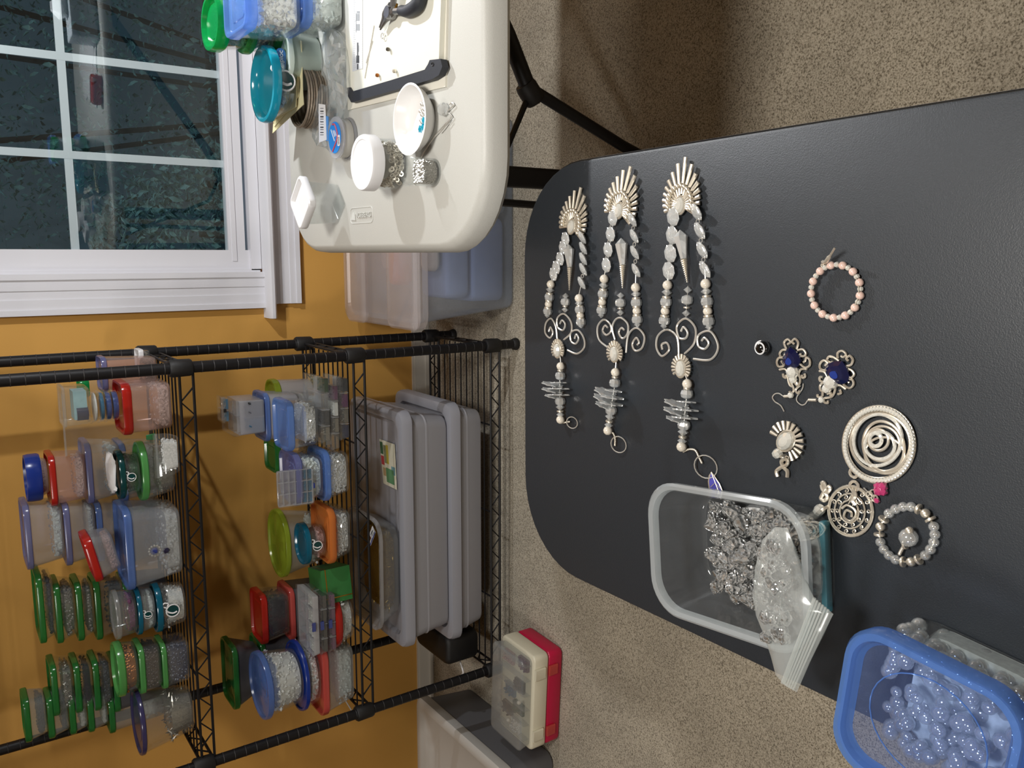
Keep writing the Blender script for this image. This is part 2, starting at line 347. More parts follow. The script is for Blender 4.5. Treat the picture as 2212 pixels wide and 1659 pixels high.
# ------------------------------------------------------------------ plastics and fillings
BODY = {
 'clear': plast('clear_plastic', (.86, .88, .88), .04, .08, (.97, .98, .98), 1.0),
 'frost': plast('frosted_plastic', (.74, .75, .76), .16, .22, (.92, .93, .93), .8),
 'milky': plast('milky_plastic', (.72, .72, .74), .38, .25, (.9, .9, .92), .8),
 'smoke': plast('smoky_plastic', (.20, .20, .22), .5, .3, (.5, .5, .55), .6),
 'rose': plast('rose_plastic', (.80, .66, .62), .16, .2, (.95, .88, .86), .9)}
LID = {
 'red': plast('lid_red', hexl('c4281f'), .86, .2), 'coral': plast('lid_coral', hexl('e4645c'), .66, .2),
 'blue': plast('lid_blue', hexl('6d8fd2'), .50, .18, (.62, .74, .98)), 'lav': plast('lid_lavender', hexl('868cc2'), .50, .2, (.66, .70, .92)),
 'sky': plast('lid_sky', hexl('7aa2e6'), .46, .15, (.66, .80, 1)), 'navy': plast('lid_navy', hexl('1c3c9c'), .92, .25),
 'green': plast('lid_green', hexl('348a44'), .64, .18, (.35, .8, .42)), 'lgreen': plast('lid_light_green', hexl('6cbc6c'), .58, .18, (.5, .9, .5)),
 'lime': plast('lid_lime', hexl('a6b83a'), .56, .2, (.7, .85, .3)), 'egreen': plast('lid_emerald', hexl('0f9f52'), .75, .15, (.2, .8, .45)),
 'teal': plast('lid_teal', hexl('136a86'), .88, .12), 'aqua': plast('lid_aqua', hexl('19a3bd'), .86, .10), 'dteal': plast('lid_dark_teal', hexl('0e4a4c'), .85, .15),
 'orange': plast('lid_orange', hexl('e88c44'), .78, .2), 'purple': plast('lid_purple', hexl('4b4878'), .70, .15, (.5, .48, .75)),
 'clear': BODY['frost'], 'white': M['white_plastic'], 'grey': plast('lid_grey', hexl('b4b5be'), .90, .3)}
FILL = {
 'crystal': mat('crystal_bits', 'e0e4e2', .08, .25, var=.45, vscale=300, spec=.9, coat=1), 'ice': mat('ice_bits', 'd4dcda', .1, 0, var=.3, vscale=200, spec=.8, coat=1),
 'silver': mat('silver_bits', 'a09c94', .34, .8, var=.4, vscale=300), 'black': mat('black_bits', '16121a', .15, spec=.9, coat=1),
 'copper': mat('copper_bits', 'a5642c', .3, .7, var=.3, vscale=300), 'brown': mat('brown_bits', '3a2c26', .2, .3, var=.4, vscale=300, coat=1),
 'navyb': mat('navy_bits', '272b45', .2, spec=.8, coat=1), 'blueb': mat('blue_bits', '1d3e78', .2, spec=.8, coat=1), 'tealb': mat('teal_bits', '1d5a78', .2, coat=1),
 'purple': mat('purple_bits', '5a2f52', .2, coat=1), 'white': mat('white_bits', 'c8c8c4', .3, var=.15, vscale=150), 'goldb': mat('gold_bits', '8e7436', .3, .8, var=.5, vscale=200),
 'greyb': mat('grey_bits', '4a4c50', .25, .5, var=.4, vscale=250), 'greenb': mat('green_bits', '2c4a36', .2, .2, var=.4, vscale=250, coat=1), 'duskb': mat('dusk_blue_bits', '7396b4', .25, var=.35, vscale=120, coat=1), 'pinkb': mat('pink_bits', 'a98a86', .3, var=.3, vscale=150)}
FNAME = {'crystal': 'clear crystal beads', 'ice': 'pale glass beads', 'silver': 'silver beads', 'black': 'black beads', 'copper': 'copper beads', 'brown': 'dark brown beads', 'navyb': 'dark blue beads',
 'blueb': 'blue beads', 'tealb': 'teal beads', 'purple': 'purple beads', 'white': 'white beads', 'goldb': 'gold findings', 'greyb': 'grey beads', 'greenb': 'dark green beads', 'pinkb': 'pinkish beads'}
def body_mesh(mb, wb, db, wt, dt, h, r, t=.0012, n=6):
    rb = r*min(1, wb/wt)
    e = min(.006, h*.15)
    mb.loft([rr(wb-2*e, db-2*e, max(rb-e, .001), 0, n), rr(wb-.5*e, db-.5*e, rb, e*.35, n), rr(wb, db, rb, e, n), rr(wt, dt, r, h, n),
             rr(wt-2*t, dt-2*t, r-t, h, n), rr(wb-2*t, db-2*t, max(rb-t, .001), e+t, n), rr(wb-2*e, db-2*e, max(rb-e-t, .001), t, n)])
    return mb
def lid_mesh(mb, w, d, r, z, t, n=6, rec=.35):
    """snap lid: skirt, rounded rim, sunken panel"""
    b = min(.008, w*.1)
    mb.loft([rr(w, d, r, z, n), rr(w+.004, d+.004, r+.002, z+t*.15, n), rr(w+.004, d+.004, r+.002, z+t*.75, n), rr(w+.001, d+.001, r, z+t, n), rr(w-b, d-b, max(r-b/2, .001), z+t, n),
             rr(w-1.7*b, d-1.7*b, max(r-b, .001), z+t*(1-rec), n), rr(w*.62, d*.62, r*.62, z+t*(1-rec), n), rr(w*.60, d*.60, r*.6, z+t*(1-rec)+.0012, n), rr(w*.1, d*.1, max(r*.1, .001), z+t*(1-rec)+.0012, n)])
    return mb
def pile(name, label, loc, rot, w0, d0, w1, d1, h, r, kind, size, n=170, shape='ball', seed=0, slump=.25):
    """loose beads: one uncountable heap"""
    rnd = random.Random(seed*7+3); mb = MB()
    k = .86
    mb.loft([rr(w0*k, d0*k, r*k, .002), rr(w1*k, d1*k, r*k, h*.86), rr(w1*.45, d1*.45, r*.45, h*.92)])
    for i in range(n):
        s = size*rnd.uniform(.75, 1.25)
        if rnd.random() < .34: u, v_, t = rnd.uniform(-.46, .46), rnd.uniform(-.46, .46), 1-rnd.uniform(0, slump)*rnd.random()
        else:
            q = rnd.choice((0, 0, 1, 2, 3)); a = rnd.uniform(-.46, .46); t = rnd.uniform(.03, 1)
            u, v_ = ((a, -.47), (.47, a), (-.47, a), (a, .47))[(0, 1, 2, 3)[q]]
            if r >= min(w1, d1)*.45:
                an = rnd.uniform(0, 2*PI); u, v_ = .47*math.cos(an), .47*math.sin(an)
        w, d = w0+(w1-w0)*t, d0+(d1-d0)*t
        p = (u*(w-2*s), v_*(d-2*s), s+t*max(.001, h-2*s))
        R_ = Matrix.Rotation(rnd.uniform(0, 6), 4, (rnd.random()+.01, rnd.random(), rnd.random()))
        if shape == 'ball': mb.ball(p, s, 1)
        elif shape == 'chip': mb.ball(p, (s*1.15, s*.7, s), 0, R_)
        else: mb.ball(p, (s*1.6, s*.35, s*.35), 0, R_)
    o = mb.build(name, FILL[kind], None, flat=(shape != 'ball')); o.location = loc; o.rotation_euler = rot
    return tag(o, label, 'beads', kind='stuff')
SEED = [0]
def bowl_logo(parent, wf, df, h, zc, s=.020):
    """round white-outlined mark with a dark teal heart and a little hook, on the front wall"""
    y = -df/2-.0012; ang = 0
    ring = [(s*.5*math.cos(a), y, zc+s*.5*math.sin(a)) for a in [2*PI*k/20 for k in range(20)]]
    MB().tube(ring, s*.05, 5, closed=True).build('logo_ring', 'white_plastic', parent)
    MB().loft([[(s*.43*math.cos(a), y+.0004, zc+s*.43*math.sin(a)) for a in [2*PI*k/16 for k in range(16)]], [(s*.43*math.cos(a), y-.0002, zc+s*.43*math.sin(a)) for a in [2*PI*k/16 for k in range(16)]]]).build('logo_field', LID['dteal'], parent)
    MB().tube(crom([(-s*.12, y-.0006, zc-s*.3), (-s*.2, y-.0006, zc), (-s*.02, y-.0006, zc+s*.38), (s*.2, y-.0006, zc+s*.5)], 5), s*.07, 5).build('logo_stroke', 'white_plastic', parent)
    MB().tube(crom([(s*.32, y, zc+s*.45), (s*.5, y, zc+s*.75), (s*.75, y, zc+s*.6), (s*.62, y, zc+s*.3), (s*.42, y, zc+s*.4)], 5), s*.06, 5).build('logo_hook', 'white_plastic', parent)
def container(label, c, w, d, h, lid=None, body='clear', fill=None, r=None, taper=.88, rot=(0, 0, 0), lt=.013, size=.0035, shape='ball', logo=False, n=170, name='bead_container', lname=None, tab=False, step=False):
    """lidded food tub used for beads: body, lid, and a loose heap of beads inside. c = base centre"""
    SEED[0] += 1
    r = (min(w, d)/2 if r == 'round' else (r if r else min(w, d)*.2))
    t = thing(name, label, 'container', c, rot)
    bh = h-(lt*.55 if lid else 0)
    wb, db = w*taper, d*taper
    body_mesh(MB(), wb, db, w, d, bh, r).build('body', BODY[body], t)
    if lid:
        l = lid_mesh(MB(), w+.002, d+.002, r+.001, h-lt, lt).build('lid', LID[lid], t)
        if tab: MB().box((w*.32, -d/2-.004, h-lt*.5), (w*.2, .010, .002)).build('tab', LID[lid], l)
    if logo: bowl_logo(t, w, d*(taper+(1-taper)*.55), bh, bh*.55, min(.028, bh*.5))
    if fill:
        f, k = fill; hh = (bh-.004)*f; q = Matrix.Rotation(rot[2], 4, 'Z')
        wt, dt = wb+(w-wb)*f, db+(d-db)*f
        pile('bead_heap', FNAME[k]+' inside the '+label, Vector(c)+Matrix(Euler_(rot)) @ Vector((0, 0, .0025)), rot, wb-.006, db-.006, wt-.006, dt-.006, hh, r*.9, k, size, n, shape, SEED[0])
    return t
def Euler_(r):
    from mathutils import Euler
    return Euler(r).to_matrix()
def P(label, x0, x1, y0, y1, yf, z0=None, d=None, **k):
    """container from its surveyed front outline: x0 top, x1 foot, y0..y1 sides, front face at depth yf"""
    xm = (x0+x1)/2
    zb = atY(x1, (y0+y1)/2, yf).z if z0 is None else z0
    zt = atY(x0, (y0+y1)/2, yf).z
    a, b = atY(xm, y1, yf).x, atY(xm, y0, yf).x
    w = b-a; d = d or w*.95
    return container(label, ((a+b)/2, yf+d/2, zb), w, d, max(.012, zt-zb), **k), zt
# ------------------------------------------------------------------ top shelf
ZT = ZS[2]+.0050; ZM = ZS[1]+.0050; ZB = ZS[0]+.0050
def stack(z0, specs):
    z = z0
    for s in specs:
        lab, x0, x1, y0, y1, yf = s[:6]; k = dict(s[6]) if len(s) > 6 else {}
        _, zt = P(lab, x0, x1, y0, y1, yf, z0=z, **k); z = zt+.0005
    return z
# right end
stack(ZT, [('square clear tub with thick red lid at the right end of the top shelf', 266, 370, 829, 936, .055, dict(lid='red', body='rose', fill=(.32, 'crystal'), lt=.018, d=.115, taper=.95)),])
zc = atY(266, 880, .055).z+.001
tw = thing('bead_tower', 'clear screw-together bead tower with blue tiers standing on the red lidded tub', 'container', (atY(235, 882, .075).x, .112, zc))
tier_h = (atY(198, 880, .075).z-zc)/4
for k, (fk, hh) in enumerate((('blueb', .8), ('blueb', .7), ('tealb', .5), ('white', .2))):
    b_ = MB(); b_.lathe([(.030, k*tier_h+.001), (.033, k*tier_h+.003), (.033, (k+1)*tier_h-.004), (.0355, (k+1)*tier_h-.003), (.0355, (k+1)*tier_h)], 24); tr = b_.build('tier', BODY['clear'], tw)
    MB().lathe([(.029, k*tier_h+.002), (.030, k*tier_h+.004), (.030, k*tier_h+.003+tier_h*hh*.8), (.02, k*tier_h+.004+tier_h*hh*.82)], 20).build('beads', FILL[fk], tr)
zc2 = zc+4*tier_h+.001
bx = thing('clear_case', 'clear hinged case holding bluish spools on top of the blue bead tower', 'box', (atY(170, 878, .08).x, .115, zc2))
hcase = atY(137, 878, .08).z-zc2
body_mesh(MB(), .078, .07, .082, .074, hcase, .006).build('body', BODY['clear'], bx)
lid_mesh(MB(), .082, .074, .007, hcase-.004, .006).build('lid', BODY['frost'], bx)
MB().box((0, 0, hcase*.35), (.06, .05, hcase*.5)).build('paper_insert', mat('insert', '8fb0b4', .5, var=.2, vscale=90), bx)
MB().lathe([(.015, 0), (.015, .022)], 14, Matrix.Translation((-.018, -.018, .004))).build('spool', FILL['navyb'], bx)
stack(ZT, [('clear tub with lavender lid behind the post at the top shelf right end', 220, 345, 772, 842, .175, dict(lid='lav', body='rose', fill=(.25, 'silver'), lt=.012, d=.075)),])
stack(ZT, [('small white topped box of silver bits in the top shelf rear right corner', 300, 345, 757, 800, .25, dict(lid='white', body='clear', fill=(.7, 'silver'), r=.004, lt=.012, d=.05, taper=.98)),])
stack(ZT, [('narrow tub with bright green lid behind the clear case', 172, 340, 818, 850, .262, dict(lid='egreen', body='clear', lt=.02, d=.05)),])
sl = thing('plastic_sleeve', 'tall clear plastic sleeve leaning behind the red lidded tub', 'sleeve', (atY(250, 935, .20).x, .20, ZT))
hs_ = atY(138, 935, .2).z-ZT
MB().loft([rr(.075, .004, .0015, 0), rr(.085, .020, .006, hs_*.3), rr(.08, .012, .004, hs_*.8), rr(.078, .003, .001, hs_)]).build('sleeve', BODY['clear'], sl)
MB().box((0, 0, hs_*.995), (.08, .004, .004)).build('rim', BODY['frost'], sl)
cl = thing('binder_clip', 'green clip beside the clear bag on the top shelf', 'clip', tuple(at(335, 943, ZT)))
MB().loft([rr(.016, .010, .002, 0), rr(.014, .006, .002, .012), rr(.012, .002, .0008, .02)]).build('clip', LID['egreen'], cl)
# clear zip bag in front
def zipbag(label, x0, x1, y0, y1, yf, fk, z0, thick=.03, frac=.75):
    zt = atY(x0, (y0+y1)/2, yf).z; a, b = atY((x0+x1)/2, y1, yf).x, atY((x0+x1)/2, y0, yf).x; w = b-a; h = zt-z0
    t = thing('zip_bag', label, 'bag', ((a+b)/2, yf+thick/2, z0))
    MB().loft([rr(w*.8, thick*.7, thick*.3, 0), rr(w*.95, thick, thick*.45, h*.3), rr(w, thick*.6, thick*.28, h*.65), rr(w, .004, .0018, h*.85), rr(w, .0024, .001, h)]).build('bag', BODY['clear'], t)
    for q in (.86, .90): MB().box((0, 0, h*q), (w, .005, .0022)).build('zip_strip', BODY['frost'], t)
    SEED[0] += 1
    pile('bead_heap', FNAME[fk]+' inside the '+label, (t.location.x, t.location.y, z0+.001), (0, 0, 0), w*.74, thick*.62, w*.84, thick*.7, h*frac, thick*.3, fk, .004, 90, 'chip', SEED[0])
zipbag('clear zip bag of white bits at the front of the top shelf', 336, 382, 938, 1034, .015, 'crystal', ZT, .03, .7)
# second column
z = stack(ZT, [('low clear tub with pale green lid under the teal lidded bowl', 308, 369, 962, 1086, .055, dict(lid='lgreen', body='clear', fill=(.55, 'silver'), lt=.014, r='round', d=.105)),
               ('round clear bowl with dark teal lid and white mark on the pale green lid', 260, 309, 980, 1082, .065, dict(lid='dteal', body='clear', fill=(.7, 'greenb'), lt=.012, r='round', d=.09, logo=True))])
pp = thing('crumpled_paper', 'crumpled white paper packet on top of the dark teal lid', 'paper', (atY(252, 1028, .08).x, .115, z))
mb = MB(); rnd = random.Random(4)
mb.loft([[(x*(1+rnd.uniform(-.08, .08)), y*(1+rnd.uniform(-.1, .1)), zz+rnd.uniform(-.002, .002)) for x, y, zz in rr(.085*k, .07*k, .02, q)] for k, q in ((.7, .003), (1, .006), (.95, .011), (.6, .016))]); mb.build('paper', 'white_plastic', pp)
stack(ZT, [('lower blue lidded tub at the back of the top shelf second column', 262, 345, 958, 1080, .195, dict(lid='blue', body='frost', fill=(.4, 'ice'), d=.11)),
           ('upper blue lidded tub under the red lidded one in the top shelf second column', 187, 262, 958, 1085, .195, dict(lid='lav', body='frost', fill=(.35, 'ice'), d=.11)),
           ('rose clear tub with orange red lid under the blue capped jar', 108, 190, 985, 1090, .195, dict(lid='red', body='rose', fill=(.32, 'crystal'), d=.10, taper=.92)),
           ('small jar with tall navy cap topmost of the second column', 58, 112, 990, 1088, .205, dict(lid='navy', body='frost', fill=(.8, 'pinkb'), lt=.030, r='round', d=.085, taper=.8))])
# third column
zc = stack(ZT, [('large blue lidded tub with a blue gem flower inside, top shelf front', 272, 383, 1100, 1270, .035, dict(lid='blue', body='frost', fill=(.3, 'crystal'), lt=.016, d=.135, taper=.86))])
g = thing('gem_flower', 'blue gem flower with silver border inside the large blue lidded tub', 'jewellery', tuple(atY(334, 1190, .034+.010)))
MB().ball((0, 0, 0), (.010, .006, .010), 1).build('gem', 'blue_gem_glow', g, flat=True)
for k in range(12): MB().ball((.0115*math.cos(k*PI/6), 0, .0115*math.sin(k*PI/6)), .003, 1).build('border_stone', 'silver', g)
MB().ball((-.004, .0, -.024), (.008, .005, .009), 1).build('gem', 'blue_gem', g, flat=True)
P('frosted tub with bright red lid tilted on the large blue lidded tub', 192, 272, 1150, 1246, .06, z0=zc+.012, lid='red', body='frost', fill=(.4, 'pinkb'), lt=.016, d=.09, rot=(0, -.20, 0), taper=.85)
stack(ZT, [('bottom tub of the blue lidded stack, top shelf third column', 278, 345, 1085, 1215, .195, dict(lid='blue', body='frost', fill=(.5, 'ice'), d=.115)),
           ('second tub from the bottom of the blue lidded stack', 210, 278, 1088, 1212, .195, dict(lid='blue', body='frost', fill=(.3, 'white'), d=.115)),
           ('third tub from the bottom of the blue lidded stack', 140, 210, 1090, 1220, .195, dict(lid='lav', body='frost', fill=(.25, 'white'), d=.115)),
           ('topmost tub of the blue lidded stack with a clear rim', 54, 140, 1092, 1228, .195, dict(lid='lav', body='frost', fill=(.3, 'ice'), d=.115))])
# fourth column, round jars
stack(ZT, [('bottom round jar with teal lid of the front stack of three round jars', 340, 399, 1270, 1370, .03, dict(lid='teal', body='clear', fill=(.75, 'crystal'), r='round', lt=.013, d=.085, logo=True, shape='chip')),
           ('middle round jar with teal lid of the front stack of three round jars', 299, 340, 1280, 1378, .035, dict(lid='teal', body='frost', fill=(.4, 'ice'), r='round', lt=.010, d=.085, logo=True)),
           ('topmost clear round jar with purple beads of the front stack of three round jars', 252, 299, 1288, 1388, .035, dict(lid='clear', body='clear', fill=(.45, 'purple'), r='round', lt=.010, d=.085, taper=.94))])
stack(ZT, [('green lidded tub at the foot of the dark fourth column stack', 268, 352, 1252, 1355, .215, dict(lid='green', body='smoke', fill=(.5, 'black'), d=.10)),
           ('green lidded tub of grey beads second in the fourth column stack', 206, 268, 1256, 1380, .20, dict(lid='green', body='clear', fill=(.6, 'greyb'), d=.10)),
           ('green lidded tub of silver beads third in the fourth column stack', 166, 206, 1262, 1385, .20, dict(lid='green', body='clear', fill=(.5, 'silver'), d=.10)),
           ('green lidded tub fourth in the fourth column stack', 120, 166, 1264, 1390, .20, dict(lid='green', body='clear', fill=(.7, 'silver'), d=.10)),
           ('wide green lidded tub topmost in the fourth column stack', 82, 120, 1245, 1392, .19, dict(lid='green', body='clear', fill=(.5, 'greyb'), d=.11))])
stack(ZT, [('tub of dark blue beads lowest of the light green lidded trio', 351, 405, 1392, 1486, .03, dict(lid='lgreen', body='clear', fill=(.93, 'navyb'), lt=.011, d=.085, r=.02, taper=.95, n=260)),
           ('tub of dark brown beads in the middle of the light green lidded trio', 302, 351, 1400, 1498, .03, dict(lid='lgreen', body='clear', fill=(.93, 'brown'), lt=.012, d=.085, r=.02, taper=.95, n=260)),
           ('tub of copper beads topmost of the light green lidded trio', 256, 302, 1404, 1515, .028, dict(lid='lgreen', body='clear', fill=(.93, 'copper'), lt=.016, d=.095, r='round', taper=.92, n=260, size=.0042))])
stack(ZT, [('green lidded tub at the foot of the fifth column stack', 245, 345, 1425, 1530, .19, dict(lid='green', body='smoke', fill=(.6, 'greyb'), d=.095)),
           ('green lidded tub second in the fifth column stack', 203, 245, 1430, 1535, .19, dict(lid='green', body='clear', fill=(.6, 'greyb'), d=.095)),
           ('green lidded tub third in the fifth column stack', 162, 203, 1436, 1540, .19, dict(lid='green', body='clear', fill=(.6, 'black'), d=.095)),
           ('green lidded tub of silver findings topmost in the fifth column stack', 112, 162, 1440, 1546, .19, dict(lid='green', body='clear', fill=(.6, 'silver'), d=.095, shape='chip'))])
stack(ZT, [('green lidded tub lowest at the far left end of the top shelf', 235, 350, 1500, 1572, .20, dict(lid='green', body='frost', fill=(.5, 'white'), d=.08)),
           ('second green lidded tub at the far left end of the top shelf', 190, 235, 1504, 1580, .20, dict(lid='green', body='frost', fill=(.3, 'white'), d=.08)),
           ('third green lidded tub at the far left end of the top shelf', 150, 190, 1506, 1586, .20, dict(lid='green', body='frost', fill=(.5, 'white'), d=.08)),
           ('fourth green lidded tub at the far left end of the top shelf', 103, 150, 1508, 1594, .20, dict(lid='green', body='frost', fill=(.4, 'greyb'), d=.08)),
           ('topmost green lidded tub at the far left end of the top shelf', 52, 103, 1510, 1602, .20, dict(lid='green', body='frost', fill=(.5, 'greyb'), d=.08))])
P('round clear tub of silver spikes with dark purple lid, top shelf left end', 306, 398, 1508, 1640, .005, z0=ZT, lid='purple', body='clear', fill=(.5, 'silver'), r='round', lt=.010, d=.125, shape='spike', size=.008, n=240, taper=.75)
# ------------------------------------------------------------------ middle shelf
def organizer(label, c, w, d, h, nx, ny, cells, body='clear', rot=(0, 0, 0), latch=None):
    """flat compartment box: tray, dividers, hinged lid, beads in some cells"""
    t = thing('bead_organizer', label, 'organizer', c, rot)
    body_mesh(MB(), w*.98, d*.98, w, d, h*.8, .004).build('tray', BODY[body], t)
    l = lid_mesh(MB(), w, d, .004, h*.78, h*.22, 2, .2).build('lid', BODY['clear'], t)
    if latch: MB().box((0, -d/2-.002, h*.75), (w*.14, .004, h*.4)).build('latch', latch, l)
    for i in range(1, nx): MB().box((-w/2+w*i/nx, 0, h*.4), (.0014, d*.96, h*.74)).build('divider', BODY['milky'], t)
    for j in range(1, ny): MB().box((0, -d/2+d*j/ny, h*.4), (w*.96, .0014, h*.74)).build('divider', BODY['milky'], t)
    for (i, j, fk) in cells:
        m_ = MB(); rn = random.Random(i*9+j)
        cw, cd = w/nx, d/ny; cx, cy = -w/2+cw*(i+.5), -d/2+cd*(j+.5)
        m_.box((cx, cy, h*.25), (cw*.82, cd*.82, h*.42))
        for q in range(14): m_.ball((cx+rn.uniform(-.4, .4)*cw, cy+rn.uniform(-.4, .4)*cd, h*.48), h*.09, 1)
        o_ = m_.build('cell_beads', FILL[fk], t); o_['kind'] = 'stuff'
    return t
def org_px(label, x0, x1, y0, y1, yf, d, z0, **k):
    zt = atY(x0, (y0+y1)/2, yf).z; a, b = atY((x0+x1)/2, y1, yf).x, atY((x0+x1)/2, y0, yf).x
    organizer(label, ((a+b)/2, yf+d/2, z0), b-a, d, zt-z0, **k); return zt+.0005
z = org_px('lowest clear bead organizer of the flat stack at the right of the middle shelf', 733, 749, 816, 950, .02, .10, ZM, nx=4, ny=2, cells=[(0, 0, 'navyb'), (1, 0, 'silver'), (2, 0, 'purple'), (3, 0, 'greyb')])
z = org_px('middle clear bead organizer of the flat stack at the right of the middle shelf', 716, 733, 832, 972, .02, .10, z, nx=4, ny=2, cells=[(1, 0, 'silver'), (2, 0, 'white'), (3, 0, 'purple')])
z = org_px('topmost clear bead organizer under the sky blue lidded tub', 693, 716, 816, 956, .025, .11, z, nx=4, ny=2, cells=[(0, 0, 'silver'), (1, 0, 'greyb'), (3, 0, 'greenb')])
P('square tub with sky blue lid on the flat organizers', 622, 692, 868, 972, .035, z0=z, lid='sky', body='clear', fill=(.45, 'crystal'), lt=.016, d=.105, taper=.9, shape='chip', tab=False)
z = stack(ZM, [('clear tub hidden behind the flat organizers', 650, 735, 850, 945, .17, dict(lid='clear', body='frost', fill=(.3, 'white'), d=.10)),
           ('frosted tub with blue lid under the drawer organizer', 574, 650, 850, 950, .17, dict(lid='blue', body='milky', lt=.012, d=.10))])
P('round frosted tub with lime lid beside the rear post on the middle shelf', 596, 690, 822, 880, .235, z0=ZM, lid='lime', body='milky', lt=.016, d=.085, r='round')
zt = atY(505, 905, .165).z
organizer('frosted tall drawer organizer on top of the blue lidded tub', (atY(540, 903, .165).x, .22, z), .085, .10, zt-z, 2, 3, [(0, 0, 'tealb'), (1, 0, 'greyb')], body='milky')
ob = organizer('small bead box with teal cells on the drawer organizer', (atY(500, 890, .17).x, .225, zt+.001), .06, .055, .014, 2, 2, [(0, 0, 'tealb'), (1, 0, 'tealb'), (0, 1, 'navyb'), (1, 1, 'navyb')], latch='black_plastic')
# second
z = stack(ZM, [('tub full of sparkling crystals with sky blue lid, middle shelf', 703, 765, 975, 1080, .02, dict(lid='sky', body='clear', fill=(.97, 'crystal'), lt=.014, d=.115, shape='chip', n=420, size=.0055, taper=.86, r=.025)),
               ('tub of ice clear crystals with lavender lid, middle shelf', 640, 703, 984, 1090, .022, dict(lid='lav', body='clear', fill=(.97, 'ice'), lt=.016, d=.115, shape='chip', n=300, size=.007, taper=.86, r=.025))])
hh = atY(577, 1050, .02).z-atY(654, 1050, .02).z
organizer('white gridded bead organizer propped upright on the lavender lid', (atY(650, 1053, .015).x, .036, z+.001), .085, hh*.98, .020, 3, 6, [(i, 0, 'tealb') for i in range(3)] + [(i, 1, 'tealb') for i in range(3)], body='milky', rot=(PI/2-.12, 0, 0), latch=M['blue_gem_glow'])
bpy.context.view_layer.update()
P('tub with dark green lid behind the lavender lidded tub', 594, 735, 950, 1012, .22, z0=ZM, lid='green', body='clear', fill=(.3, 'goldb'), lt=.016, d=.085)
# third
z = stack(ZM, [('clear tub of crystals with orange lid in the middle of the middle shelf', 712, 767, 1100, 1216, .02, dict(lid='orange', body='clear', fill=(.8, 'crystal'), lt=.017, d=.12, shape='chip', n=300, size=.005, taper=.84)),
               ('small round jar with teal lid standing on the orange lid', 662, 712, 1137, 1222, .03, dict(lid='teal', body='clear', fill=(.5, 'pinkb'), r='round', lt=.014, d=.082, logo=True, taper=.82))])
P('round clear bowl with big lime lid behind the orange lidded tub', 618, 725, 1108, 1250, .165, z0=ZM, lid='lime', body='frost', fill=(.3, 'white'), r='round', lt=.013, d=.14, taper=.75)
gb = thing('gift_box', 'green gift box with a gold ribbon line on the middle shelf', 'box', (atY(715, 1256, .09).x, .082, ZM), (0, 0, .2))
gh = atY(676, 1250, .1).z-ZM
MB().box((0, 0, gh/2), (.085, .085, gh)).build('box', mat('green_card', '2c6a34', .45, var=.15, vscale=60), gb)
MB().box((0, 0, gh-.012), (.0862, .0862, .0025)).build('ribbon', 'gold', gb)
MB().box((-.030, 0, gh/2), (.0025, .0862, gh+.001)).build('ribbon', 'gold', gb)
bw = MB()
for k in range(6): bw.tube(crom([(-.03, 0, gh), (-.03+.02*math.cos(k), .02*math.sin(k), gh+.012), (-.03+.028*math.cos(k), .028*math.sin(k), gh+.002)], 4), .0012, 4)
bw.build('bow', 'gold', gb)
# fourth
z = stack(ZM, [('clear tub with bright red lid under the three standing organizers', 726, 773, 1292, 1408, .015, dict(lid='red', body='clear', fill=(.8, 'crystal'), lt=.018, d=.115, shape='chip', taper=.85, r='round'))])
for k, (nm, fk, bd) in enumerate((('purple filled bead organizer on the red lid, lowest of three', 'purple', 'clear'), ('dark filled bead organizer on the red lid, middle of three', 'black', 'clear'), ('frosted bead organizer on the red lid, topmost of three', 'white', 'milky'))):
    z = org_px(nm, (709, 691, 673)[k], (726, 709, 691)[k], 1284+k*2, 1408+k*5, .012, .10, z, nx=4, ny=2, cells=[(i, 0, fk) for i in range(4)], body=bd, latch=M['blue_gem_glow'])
stack(ZM, [('dark tub with red lid lower of the rear pair on the middle shelf', 628, 735, 1265, 1372, .185, dict(lid='coral', body='smoke', fill=(.8, 'black'), d=.10)),
           ('tub of black beads with orange red lid topmost behind the green box', 566, 628, 1285, 1388, .185, dict(lid='red', body='clear', fill=(.8, 'black'), d=.095, lt=.016))])
# fifth
z = stack(ZM, [('wide clear tub with coral red lid at the lower left of the middle shelf', 698, 773, 1398, 1542, .022, dict(lid='coral', body='frost', fill=(.55, 'ice'), lt=.016, d=.15, taper=.84)),
               ('shallow clear tub with royal blue rim on the coral red lid', 662, 698, 1408, 1552, .022, dict(lid='navy', body='clear', fill=(.7, 'crystal'), lt=.010, d=.15, r='round', taper=.92)),
               ('round tub of white crystals with a periwinkle lid on the middle shelf', 580, 662, 1428, 1565, .022, dict(lid='blue', body='clear', fill=(.80, 'white'), lt=.014, d=.15, r='round', taper=.86, n=320, shape='chip', size=.005))])
stack(ZM, [('dark tub with green lid lower of the rear left pair', 565, 735, 1372, 1470, .21, dict(lid='green', body='smoke', fill=(.8, 'black'), d=.10)),
           ('dark tub with flared green lid topmost of the rear left pair', 505, 565, 1398, 1530, .19, dict(lid='green', body='smoke', fill=(.7, 'black'), d=.11, lt=.014, taper=.7))])
